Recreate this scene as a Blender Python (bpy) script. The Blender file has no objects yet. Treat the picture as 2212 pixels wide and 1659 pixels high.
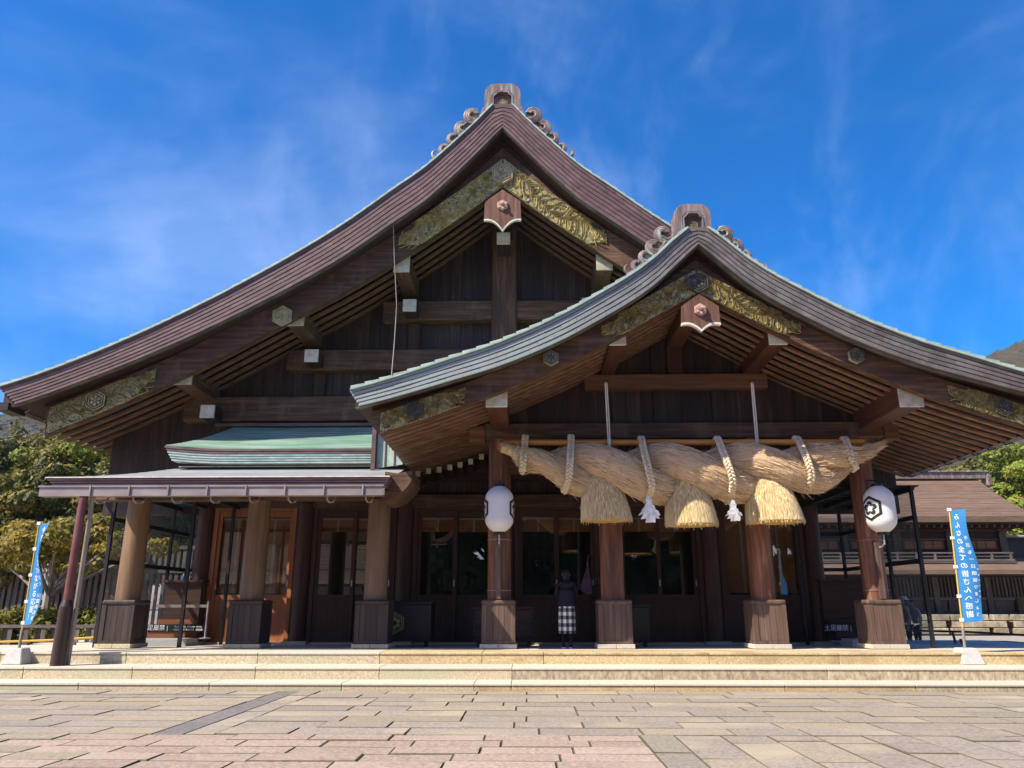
import bpy, bmesh, math, random
from mathutils import Vector, Matrix
random.seed(7)
RND = random.Random(11)
SC = bpy.context.scene
COL = SC.collection
PI = math.pi

# ------------------------------------------------------------------ camera
R3 = Matrix(((1.0, 0.006, 0.019), (0.02, -0.28, -0.96), (0.0, 0.96, -0.28)))
q = R3.to_quaternion()
cam = bpy.data.objects.new('camera', bpy.data.cameras.new('camera'))
COL.objects.link(cam)
cam.rotation_mode = 'QUATERNION'
cam.rotation_quaternion = q
cam.location = (0, 0, 1.4)
cam.data.sensor_width = 36
cam.data.lens = 36 * 1655 / 2212
cam.data.clip_end = 4000
cam.data.clip_start = 0.05
SC.camera = cam
RM = q.to_matrix()

# ------------------------------------------------------------------ sky and sun
SUN_TRAVEL = Vector((1.45, 1.0, -1.88)).normalized()
el = math.asin(-SUN_TRAVEL.z)
az = math.atan2(-SUN_TRAVEL.x, -SUN_TRAVEL.y)
W = bpy.data.worlds.new('World')
SC.world = W
W.use_nodes = True
nt = W.node_tree
for n in list(nt.nodes): nt.nodes.remove(n)
out = nt.nodes.new('ShaderNodeOutputWorld')
bg = nt.nodes.new('ShaderNodeBackground')
sky = nt.nodes.new('ShaderNodeTexSky')
sky.sky_type = 'NISHITA'
sky.sun_disc = False
sky.sun_elevation = el
sky.sun_rotation = az % (2 * PI)
sky.air_density = 1.0
sky.dust_density = 0.9
sky.ozone_density = 3.0
hs = nt.nodes.new('ShaderNodeHueSaturation')
hs.inputs['Saturation'].default_value = 1.60
hs.inputs['Value'].default_value = 1.0
nt.links.new(sky.outputs[0], hs.inputs['Color'])
tn = nt.nodes.new('ShaderNodeMixRGB'); tn.blend_type = 'MULTIPLY'; tn.inputs[0].default_value = 1.0
tn.inputs[2].default_value = (1.30, 0.93, 1.12, 1)
nt.links.new(hs.outputs[0], tn.inputs[1])
tc = nt.nodes.new('ShaderNodeTexCoord')
# thin cirrus: noise over the direction projected on a high plane
sep = nt.nodes.new('ShaderNodeSeparateXYZ')
nt.links.new(tc.outputs['Generated'], sep.inputs[0])
mz = nt.nodes.new('ShaderNodeMath'); mz.operation = 'MAXIMUM'; mz.inputs[1].default_value = 0.08
nt.links.new(sep.outputs[2], mz.inputs[0])
dx = nt.nodes.new('ShaderNodeMath'); dx.operation = 'DIVIDE'
dy = nt.nodes.new('ShaderNodeMath'); dy.operation = 'DIVIDE'
nt.links.new(sep.outputs[0], dx.inputs[0]); nt.links.new(mz.outputs[0], dx.inputs[1])
nt.links.new(sep.outputs[1], dy.inputs[0]); nt.links.new(mz.outputs[0], dy.inputs[1])
cmb = nt.nodes.new('ShaderNodeCombineXYZ')
nt.links.new(dx.outputs[0], cmb.inputs[0]); nt.links.new(dy.outputs[0], cmb.inputs[1])
def cirrus(rot, sc, scale, lo, hi, dist):
    mp = nt.nodes.new('ShaderNodeMapping')
    mp.inputs['Rotation'].default_value = rot
    mp.inputs['Scale'].default_value = sc
    nt.links.new(tc.outputs['Generated'], mp.inputs[0])
    no = nt.nodes.new('ShaderNodeTexNoise')
    no.inputs['Scale'].default_value = scale
    no.inputs['Detail'].default_value = 10
    no.inputs['Roughness'].default_value = 0.6
    no.inputs['Distortion'].default_value = dist
    nt.links.new(mp.outputs[0], no.inputs[0])
    mr = nt.nodes.new('ShaderNodeMapRange')
    mr.inputs[1].default_value = lo; mr.inputs[2].default_value = hi
    mr.interpolation_type = 'SMOOTHSTEP'
    nt.links.new(no.outputs[0], mr.inputs[0])
    return mr.outputs[0]
c1 = cirrus((0.3, 0.9, 0.4), (1.0, 1.0, 2.2), 1.6, 0.42, 0.78, 0.3)      # broad veils
c2 = cirrus((0.2, -0.6, 0.2), (2.4, 1.0, 1.2), 3.4, 0.44, 0.85, 0.25)     # fine wisps
c3 = cirrus((0, 0, 0), (1, 1, 1), 1.3, 0.40, 0.66, 0.0)                  # where the wisps gather
cm = nt.nodes.new('ShaderNodeMath'); cm.operation = 'MULTIPLY'
nt.links.new(c2, cm.inputs[0]); nt.links.new(c3, cm.inputs[1])
ad = nt.nodes.new('ShaderNodeMath'); ad.operation = 'ADD'; ad.use_clamp = True
nt.links.new(c1, ad.inputs[0]); nt.links.new(cm.outputs[0], ad.inputs[1])
ml = nt.nodes.new('ShaderNodeMath'); ml.operation = 'MULTIPLY'; ml.inputs[1].default_value = 0.16
nt.links.new(ad.outputs[0], ml.inputs[0])
mx = nt.nodes.new('ShaderNodeMixRGB')
mx.inputs[2].default_value = (7.5, 8.6, 10.5, 1)
nt.links.new(ml.outputs[0], mx.inputs[0]); nt.links.new(tn.outputs[0], mx.inputs[1])
nt.links.new(mx.outputs[0], bg.inputs[0])
bg.inputs[1].default_value = 0.108
nt.links.new(bg.outputs[0], out.inputs[0])

sl = bpy.data.lights.new('sun', 'SUN')
sl.energy = 4.9
sl.angle = math.radians(0.53)
sl.color = (1.0, 0.90, 0.74)
sun = bpy.data.objects.new('sun', sl)
sun.rotation_mode = 'QUATERNION'
sun.rotation_quaternion = SUN_TRAVEL.to_track_quat('-Z', 'Y')
sun.location = (-20, -20, 30)
COL.objects.link(sun)
SC.view_settings.view_transform = 'Standard'
SC.view_settings.look = 'None'
SC.view_settings.exposure = 0.86
SC.view_settings.gamma = 1.0
SC.render.engine = 'CYCLES'
SC.cycles.max_bounces = 8
SC.cycles.transparent_max_bounces = 16

# ------------------------------------------------------------------ measuring helpers
CO = Vector((0, 0, 1.4))
def _ray(px, py): return RM @ Vector(((px - 1106) / 1655, -(py - 829.5) / 1655, -1))
def PY(px, py, Y):
    d = _ray(px, py); return CO + d * (Y / d.y)
def PZ(px, py, Z):
    d = _ray(px, py); return CO + d * ((Z - 1.4) / d.z)

def curve(pts):
    """smooth interpolation through (u, z) points"""
    us = [p[0] for p in pts]; zs = [p[1] for p in pts]
    n = len(us)
    m = []
    for i in range(n):
        if i == 0: m.append((zs[1] - zs[0]) / (us[1] - us[0]))
        elif i == n - 1: m.append((zs[-1] - zs[-2]) / (us[-1] - us[-2]))
        else: m.append((zs[i + 1] - zs[i - 1]) / (us[i + 1] - us[i - 1]))
    def f(u):
        if u <= us[0]: return zs[0] + m[0] * (u - us[0])
        if u >= us[-1]: return zs[-1] + m[-1] * (u - us[-1])
        for i in range(n - 1):
            if u <= us[i + 1]: break
        h = us[i + 1] - us[i]; t = (u - us[i]) / h
        return ((2*t**3-3*t**2+1)*zs[i] + (t**3-2*t**2+t)*h*m[i] + (-2*t**3+3*t**2)*zs[i+1] + (t**3-t**2)*h*m[i+1])
    return f
def lerp(a, b, t): return a + (b - a) * t
def frange(a, b, n): return [a + (b - a) * i / n for i in range(n + 1)]

# ------------------------------------------------------------------ materials
MATS = {}
def mat(name, cols, scale=3.0, stretch=(1, 1, 1), rough=0.75, metal=0.0, bump=0.3, bscale=None, bdist=0.01,
        var=0.12, detail=6, spots=None, spec=0.4, coord='Object', nrough=0.6, distort=0.0, tint=None, trans=None, rvar=0.0):
    if name in MATS: return MATS[name]
    m = bpy.data.materials.new(name); m.use_nodes = True
    t = m.node_tree; N = t.nodes; L = t.links
    b = N['Principled BSDF']
    tcn = N.new('ShaderNodeTexCoord'); oi = N.new('ShaderNodeObjectInfo')
    addv = N.new('ShaderNodeVectorMath'); addv.operation = 'ADD'
    mulr = N.new('ShaderNodeMath'); mulr.operation = 'MULTIPLY'; mulr.inputs[1].default_value = 37.0
    L.new(oi.outputs['Random'], mulr.inputs[0])
    L.new(tcn.outputs[coord], addv.inputs[0]); L.new(mulr.outputs[0], addv.inputs[1])
    mp = N.new('ShaderNodeMapping'); mp.inputs['Scale'].default_value = stretch
    L.new(addv.outputs[0], mp.inputs[0])
    no = N.new('ShaderNodeTexNoise'); no.inputs['Scale'].default_value = scale
    no.inputs['Detail'].default_value = detail; no.inputs['Roughness'].default_value = nrough
    no.inputs['Distortion'].default_value = distort
    L.new(mp.outputs[0], no.inputs[0])
    cr = N.new('ShaderNodeValToRGB'); e = cr.color_ramp.elements
    n = len(cols)
    lo, hi = 0.30, 0.70
    e[0].position = lo; e[0].color = (*cols[0], 1)
    e[1].position = hi; e[1].color = (*cols[-1], 1)
    for i in range(1, n - 1):
        k = e.new(lo + (hi - lo) * i / (n - 1)); k.color = (*cols[i], 1)
    L.new(no.outputs[0], cr.inputs[0])
    col = cr.outputs[0]
    if spots:                                   # large soft stains
        (sc_, c_, lo_, hi_, st_) = spots
        mp2 = N.new('ShaderNodeMapping'); mp2.inputs['Scale'].default_value = st_
        L.new(addv.outputs[0], mp2.inputs[0])
        n2 = N.new('ShaderNodeTexNoise'); n2.inputs['Scale'].default_value = sc_; n2.inputs['Detail'].default_value = 8
        L.new(mp2.outputs[0], n2.inputs[0])
        mr = N.new('ShaderNodeMapRange'); mr.inputs[1].default_value = lo_; mr.inputs[2].default_value = hi_
        L.new(n2.outputs[0], mr.inputs[0])
        mxx = N.new('ShaderNodeMixRGB'); mxx.inputs[2].default_value = (*c_, 1)
        L.new(mr.outputs[0], mxx.inputs[0]); L.new(col, mxx.inputs[1]); col = mxx.outputs[0]
    if var > 0:
        ma = N.new('ShaderNodeMapRange'); ma.inputs[3].default_value = 1 - var; ma.inputs[4].default_value = 1 + var
        L.new(oi.outputs['Random'], ma.inputs[0])
        hsv = N.new('ShaderNodeHueSaturation'); L.new(ma.outputs[0], hsv.inputs['Value']); L.new(col, hsv.inputs['Color'])
        col = hsv.outputs[0]
    L.new(col, b.inputs['Base Color'])
    b.inputs['Roughness'].default_value = rough; b.inputs['Metallic'].default_value = metal
    if 'Specular IOR Level' in b.inputs: b.inputs['Specular IOR Level'].default_value = spec
    if rvar > 0:
        rr = N.new('ShaderNodeMapRange'); rr.inputs[3].default_value = rough - rvar; rr.inputs[4].default_value = min(1, rough + rvar)
        L.new(no.outputs[0], rr.inputs[0]); L.new(rr.outputs[0], b.inputs['Roughness'])
    if bump > 0:
        bn = N.new('ShaderNodeBump'); bn.inputs['Strength'].default_value = bump; bn.inputs['Distance'].default_value = bdist
        if bscale:
            n3 = N.new('ShaderNodeTexNoise'); n3.inputs['Scale'].default_value = bscale; n3.inputs['Detail'].default_value = 5
            L.new(mp.outputs[0], n3.inputs[0]); L.new(n3.outputs[0], bn.inputs['Height'])
        else: L.new(no.outputs[0], bn.inputs['Height'])
        L.new(bn.outputs[0], b.inputs['Normal'])
    if trans:
        tr = N.new('ShaderNodeBsdfTranslucent'); L.new(col, tr.inputs[0])
        ms = N.new('ShaderNodeMixShader'); ms.inputs[0].default_value = trans
        L.new(b.outputs[0], ms.inputs[1]); L.new(tr.outputs[0], ms.inputs[2]); L.new(ms.outputs[0], N['Material Output'].inputs[0])
    MATS[name] = m
    return m
GR = {'x': (0.10, 1.6, 1.6), 'y': (1.6, 0.10, 1.6), 'z': (1.6, 1.6, 0.10)}
def wood(name, cols, ax='x', rough=0.7, scale=7, **k):
    return mat(name + '_' + ax, cols, scale=scale, stretch=GR[ax], rough=rough, bump=k.pop('bump', 0.35), detail=9, nrough=0.7, distort=0.4, **k)
DK = [(0.012, 0.005, 0.0028), (0.032, 0.0135, 0.007), (0.075, 0.033, 0.016)]
MD = [(0.026, 0.012, 0.0065), (0.074, 0.036, 0.019), (0.175, 0.093, 0.050)]
LT = [(0.055, 0.022, 0.010), (0.13, 0.056, 0.025), (0.24, 0.115, 0.055)]
ST = (2.2, (0.15, 0.098, 0.064), 0.54, 0.78, (1.0, 1.0, 0.35))
def dark(ax): return wood('dark_timber', DK, ax)
def mid(ax): return wood('brown_timber', MD, ax, spots=ST)
def light(ax): return wood('warm_timber', LT, ax)
def orange(ax): return wood('orange_door_timber', [(0.17, 0.058, 0.019), (0.28, 0.10, 0.035), (0.37, 0.15, 0.057)], ax, rough=0.55)
def red(ax): return wood('reddish_door_timber', [(0.030, 0.010, 0.006), (0.055, 0.018, 0.010), (0.09, 0.03, 0.016)], ax, rough=0.5)
M_COLTAN = wood('tan_column_timber', [(0.10, 0.058, 0.032), (0.165, 0.10, 0.056), (0.23, 0.145, 0.085)], 'z', rough=0.6, spots=(1.2, (0.06, 0.030, 0.016), 0.5, 0.75, (1, 1, 0.25)))
M_COLRED = wood('weathered_column_timber', [(0.05, 0.016, 0.010), (0.17, 0.068, 0.037), (0.36, 0.19, 0.115)], 'z', rough=0.6, spots=(2.0, (0.055, 0.018, 0.011), 0.45, 0.7, (1.4, 1.4, 0.2)))
M_BOX = wood('dark_panel_timber', [(0.022, 0.014, 0.012), (0.042, 0.028, 0.023), (0.075, 0.052, 0.043)], 'z', rough=0.55)
M_BOXR = wood('grey_brown_panel_timber', [(0.06, 0.037, 0.026), (0.11, 0.070, 0.050), (0.18, 0.12, 0.088)], 'z', rough=0.6)
RAFP = wood('rafter_timber', [(0.09, 0.044, 0.023), (0.19, 0.10, 0.054), (0.32, 0.18, 0.105)], 'x')
M_SOFF = wood('gap_shade_timber', [(0.003, 0.0018, 0.0012), (0.006, 0.0035, 0.0022), (0.012, 0.007, 0.0045)], 'x')  # near-black board colour stands in for the shade between the rafters
RAFM = wood('old_rafter_timber', [(0.05, 0.024, 0.013), (0.11, 0.056, 0.030), (0.20, 0.11, 0.062)], 'x')
M_PLANK = wood('wall_plank_timber', [(0.010, 0.0048, 0.003), (0.030, 0.0145, 0.009), (0.085, 0.050, 0.035)], 'z', rough=0.6, var=0.4)
M_CU = mat('aged_brown_copper', [(0.062, 0.031, 0.031), (0.10, 0.054, 0.053), (0.145, 0.085, 0.082)], scale=2.2, rough=0.55, metal=0.0, bump=0.15, var=0.14, spec=0.5, stretch=(1, 1, 2))
M_CUE = mat('dark_copper_edge', [(0.05, 0.045, 0.040), (0.09, 0.085, 0.075), (0.13, 0.14, 0.12)], scale=3, rough=0.6, bump=0.1)
M_PAT = mat('green_copper_patina', [(0.10, 0.195, 0.148), (0.17, 0.30, 0.23), (0.31, 0.42, 0.345)], scale=1.6, rough=0.6, bump=0.2, stretch=(0.4, 1.5, 1), var=0.1,
            spots=(1.5, (0.20, 0.18, 0.17), 0.52, 0.8, (0.5, 2, 1)))
M_PATL = mat('pale_copper_patina', [(0.20, 0.28, 0.25), (0.29, 0.38, 0.34), (0.40, 0.48, 0.43)], scale=4, rough=0.55, bump=0.2, var=0.15)
M_PATS = mat('silvery_copper', [(0.22, 0.22, 0.23), (0.34, 0.35, 0.36), (0.30, 0.42, 0.38)], scale=2.5, rough=0.45, metal=0.2, bump=0.15, stretch=(0.5, 2, 1), var=0.1)
M_ORN = mat('ridge_ornament_copper', [(0.085, 0.058, 0.052), (0.17, 0.12, 0.11), (0.30, 0.26, 0.24)], scale=3, stretch=(2, 2, 0.4), rough=0.5, bump=0.25, var=0.05,
            spots=(2.2, (0.32, 0.46, 0.40), 0.56, 0.74, (2, 2, 0.5)))
M_GOLD = mat('worn_gold_leaf', [(0.15, 0.115, 0.035), (0.28, 0.22, 0.075), (0.44, 0.37, 0.17)], scale=6, rough=0.5, metal=0.2, bump=0.2, spec=0.6)
M_GOLDG = mat('blackened_metal_ground', [(0.035, 0.032, 0.024), (0.075, 0.068, 0.048), (0.15, 0.135, 0.085)], scale=9, rough=0.5, metal=0.2, bump=0.5)
M_GOLDP = mat('engraved_gilt_plate', [(0.030, 0.028, 0.022), (0.055, 0.050, 0.034), (0.26, 0.215, 0.085), (0.42, 0.355, 0.16), (0.10, 0.09, 0.055), (0.045, 0.042, 0.03)], scale=5.5, rough=0.42, metal=0.3, bump=0.5, bdist=0.02, distort=2.6, detail=4, nrough=0.55)
M_GOLDL = mat('pale_gilt_plate', [(0.34, 0.30, 0.18), (0.45, 0.42, 0.30), (0.55, 0.50, 0.30)], scale=7, rough=0.45, metal=0.2, bump=0.8, bdist=0.02)
M_WHITE = mat('white_metal_cap', [(0.42, 0.38, 0.32), (0.58, 0.54, 0.47), (0.66, 0.63, 0.56)], scale=6, rough=0.6, bump=0.2)
M_STONEC = mat('cream_granite', [(0.29, 0.24, 0.15), (0.45, 0.385, 0.255), (0.60, 0.53, 0.38)], scale=30, rough=0.85, bump=0.35, bdist=0.006, detail=8, var=0.06,
               spots=(0.7, (0.34, 0.38, 0.24), 0.50, 0.78, (0.5, 1, 1)))
M_STONEO = mat('ochre_stained_granite', [(0.24, 0.175, 0.085), (0.47, 0.37, 0.20), (0.66, 0.56, 0.36)], scale=26, rough=0.85, bump=0.4, bdist=0.008, detail=9, nrough=0.75, var=0.08,
               spots=(1.6, (0.30, 0.205, 0.10), 0.48, 0.74, (1, 1, 1.6)))
M_STONED = mat('grimy_granite', [(0.14, 0.11, 0.075), (0.36, 0.30, 0.20), (0.58, 0.51, 0.38)], scale=16, stretch=(1, 1, 0.5), rough=0.85, bump=0.4, bdist=0.008, detail=9, nrough=0.75, var=0.08)
M_TREAD = mat('pale_tread_granite', [(0.42, 0.38, 0.30), (0.51, 0.465, 0.375), (0.60, 0.555, 0.46)], scale=40, rough=0.8, bump=0.2, bdist=0.004, var=0.05)
M_PAV = mat('grey_paving_stone', [(0.12, 0.10, 0.078), (0.27, 0.232, 0.188), (0.43, 0.375, 0.31)], scale=24, rough=0.85, bump=0.5, bdist=0.006, detail=9, nrough=0.8, var=0.08,
            spots=(1.1, (0.40, 0.34, 0.22), 0.5, 0.8, (1, 1, 1)))
M_PAVY = mat('yellow_paving_stone', [(0.15, 0.12, 0.078), (0.29, 0.242, 0.17), (0.42, 0.37, 0.275)], scale=24, rough=0.85, bump=0.5, bdist=0.006, detail=9, nrough=0.8, var=0.08)
M_PAVR = mat('pink_paving_stone', [(0.14, 0.102, 0.076), (0.32, 0.245, 0.188), (0.52, 0.42, 0.335)], scale=22, rough=0.85, bump=0.55, bdist=0.008, detail=9, nrough=0.8, var=0.12,
             spots=(1.0, (0.36, 0.30, 0.23), 0.5, 0.8, (1, 1, 1)))
M_PAVG = mat('bluish_paving_stone', [(0.12, 0.103, 0.08), (0.255, 0.225, 0.175), (0.39, 0.35, 0.28)], scale=24, rough=0.85, bump=0.5, bdist=0.006, detail=9, nrough=0.8, var=0.08)
M_DRAIN = mat('dark_slate_strip', [(0.12, 0.11, 0.10), (0.17, 0.158, 0.148), (0.22, 0.205, 0.19)], scale=20, rough=0.7, bump=0.2, var=0.06)
M_JOINT = mat('joint_earth', [(0.075, 0.058, 0.038), (0.12, 0.098, 0.066), (0.10, 0.10, 0.05)], scale=8, rough=1, bump=0.3)
M_GRAVEL = mat('grey_gravel', [(0.16, 0.145, 0.125), (0.30, 0.28, 0.25), (0.46, 0.43, 0.39)], scale=28, rough=1, bump=0.8, bdist=0.03, nrough=0.9)
M_STRAW = mat('rope_straw', [(0.40, 0.26, 0.14), (0.68, 0.49, 0.29), (0.88, 0.70, 0.48)], scale=6, rough=0.8, bump=1.0, bdist=0.05, detail=9, nrough=0.8, var=0.05, coord='UV', stretch=(1, 14, 1))
M_STALK = mat('tassel_stalks', [(0.30, 0.205, 0.09), (0.56, 0.43, 0.22), (0.80, 0.68, 0.43)], scale=1.4, stretch=(34, 34, 1.2), rough=0.75, bump=0.5, bdist=0.02, var=0.02, detail=3)
M_STRAW2 = mat('cut_straw', [(0.36, 0.26, 0.11), (0.52, 0.41, 0.20), (0.68, 0.57, 0.33)], scale=14, rough=0.75, bump=0.2, var=0.1)
M_STRAW3 = mat('loose_straw', [(0.46, 0.31, 0.17), (0.70, 0.51, 0.31), (0.88, 0.71, 0.49)], scale=30, rough=0.8, bump=0.0, var=0.1)
M_STRAWU = mat('cut_straw_ends', [(0.34, 0.20, 0.045), (0.52, 0.34, 0.09), (0.66, 0.46, 0.15)], scale=60, rough=0.9, bump=0.6)
M_BRAID = mat('braided_straw', [(0.46, 0.36, 0.23), (0.62, 0.51, 0.36), (0.78, 0.68, 0.51)], scale=12, rough=0.8, bump=0.5, stretch=(1, 1, 1))
M_BAMBOO = mat('orange_bamboo', [(0.42, 0.14, 0.02), (0.62, 0.24, 0.04), (0.75, 0.36, 0.08)], scale=4, stretch=(0.25, 2, 2), rough=0.35, bump=0.1, spec=0.6)
M_PAPER = mat('white_paper', [(0.78, 0.78, 0.78), (0.82, 0.82, 0.81)], scale=3, rough=0.7, bump=0.05, bscale=25, trans=0.15)
M_WHITEROPE = mat('white_rope', [(0.55, 0.53, 0.50), (0.68, 0.66, 0.62)], scale=30, rough=0.8, bump=0.3)
M_BLACK = mat('black_lacquer', [(0.008, 0.008, 0.009), (0.016, 0.015, 0.015)], scale=5, rough=0.4, bump=0.05)
M_BLACKM = mat('black_painted_metal', [(0.010, 0.010, 0.011), (0.018, 0.018, 0.019)], scale=5, rough=0.45, bump=0.05)
M_INK = mat('black_ink', [(0.010, 0.010, 0.010), (0.014, 0.014, 0.014)], scale=5, rough=0.7, bump=0)
M_GUT = mat('grey_brown_gutter_metal', [(0.22, 0.18, 0.175), (0.28, 0.235, 0.225), (0.34, 0.29, 0.28)], scale=3, stretch=(0.4, 1, 1), rough=0.4, metal=0.3, bump=0.05)
M_CLEAR = mat('pale_translucent_gutter', [(0.36, 0.37, 0.34), (0.46, 0.47, 0.43)], scale=3, rough=0.35, bump=0.05, trans=0.45)
M_PIPER = mat('reddish_brown_pipe', [(0.10, 0.032, 0.03), (0.16, 0.06, 0.055)], scale=3, rough=0.4, bump=0.05)
M_PIPED = mat('dark_brown_pipe', [(0.028, 0.015, 0.013), (0.045, 0.025, 0.021)], scale=3, rough=0.35, bump=0.05)
M_PIPEG = mat('grey_pipe', [(0.20, 0.17, 0.15), (0.28, 0.25, 0.22)], scale=3, rough=0.5, bump=0.05)
M_STEEL = mat('brushed_steel', [(0.42, 0.42, 0.42), (0.52, 0.52, 0.51)], scale=3, rough=0.35, metal=0.6, bump=0.02)
M_BLIND = mat('bamboo_blind', [(0.28, 0.095, 0.022), (0.40, 0.15, 0.04), (0.50, 0.21, 0.065)], scale=5, stretch=(0.3, 1, 14), rough=0.7, bump=0.4, detail=3)
M_TAPE = mat('pale_green_blind_tape', [(0.42, 0.42, 0.28), (0.52, 0.52, 0.36)], scale=9, rough=0.8, bump=0.1)
M_CONC = mat('concrete', [(0.40, 0.39, 0.37), (0.50, 0.49, 0.47)], scale=16, rough=0.9, bump=0.2, var=0.05)
M_BLUE = mat('blue_banner_cloth', [(0.028, 0.20, 0.50), (0.045, 0.27, 0.60)], scale=1.5, rough=0.8, bump=0.1, bscale=60, trans=0.35)
M_YEL = mat('yellow_pole', [(0.62, 0.40, 0.08), (0.70, 0.47, 0.11)], scale=3, rough=0.4, bump=0)
M_WPRINT = mat('white_print', [(0.75, 0.77, 0.78), (0.80, 0.80, 0.80)], scale=3, rough=0.8, bump=0)
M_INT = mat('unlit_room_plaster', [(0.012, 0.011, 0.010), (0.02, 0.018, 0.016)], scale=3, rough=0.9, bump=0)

def glass(name, tint=(1, 1, 1), refl=0.06, rough=0.0, dirt=0.0, rmax=0.7):
    m = bpy.data.materials.new(name); m.use_nodes = True
    t = m.node_tree; N = t.nodes; L = t.links
    for n in list(N):
        if n.type != 'OUTPUT_MATERIAL': N.remove(n)
    tr = N.new('ShaderNodeBsdfTransparent'); tr.inputs[0].default_value = (*tint, 1)
    gl = N.new('ShaderNodeBsdfGlossy'); gl.inputs['Roughness'].default_value = rough
    lw = N.new('ShaderNodeLayerWeight'); lw.inputs[0].default_value = 0.25
    mr = N.new('ShaderNodeMapRange'); mr.inputs[3].default_value = refl; mr.inputs[4].default_value = rmax
    L.new(lw.outputs['Fresnel'], mr.inputs[0])
    ms = N.new('ShaderNodeMixShader')
    L.new(mr.outputs[0], ms.inputs[0]); L.new(tr.outputs[0], ms.inputs[1]); L.new(gl.outputs[0], ms.inputs[2])
    o = ms.outputs[0]
    if dirt > 0:
        df = N.new('ShaderNodeBsdfDiffuse'); df.inputs[0].default_value = (0.55, 0.58, 0.60, 1)
        m2 = N.new('ShaderNodeMixShader'); m2.inputs[0].default_value = dirt
        L.new(o, m2.inputs[1]); L.new(df.outputs[0], m2.inputs[2]); o = m2.outputs[0]
    L.new(o, N['Material Output'].inputs[0])
    return m
M_GLASS = glass('window_glass', (0.9, 0.92, 0.92), 0.16)
M_GLASSB = glass('booth_glass', (0.93, 0.95, 0.96), 0.05, dirt=0.06, rmax=0.22)

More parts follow.
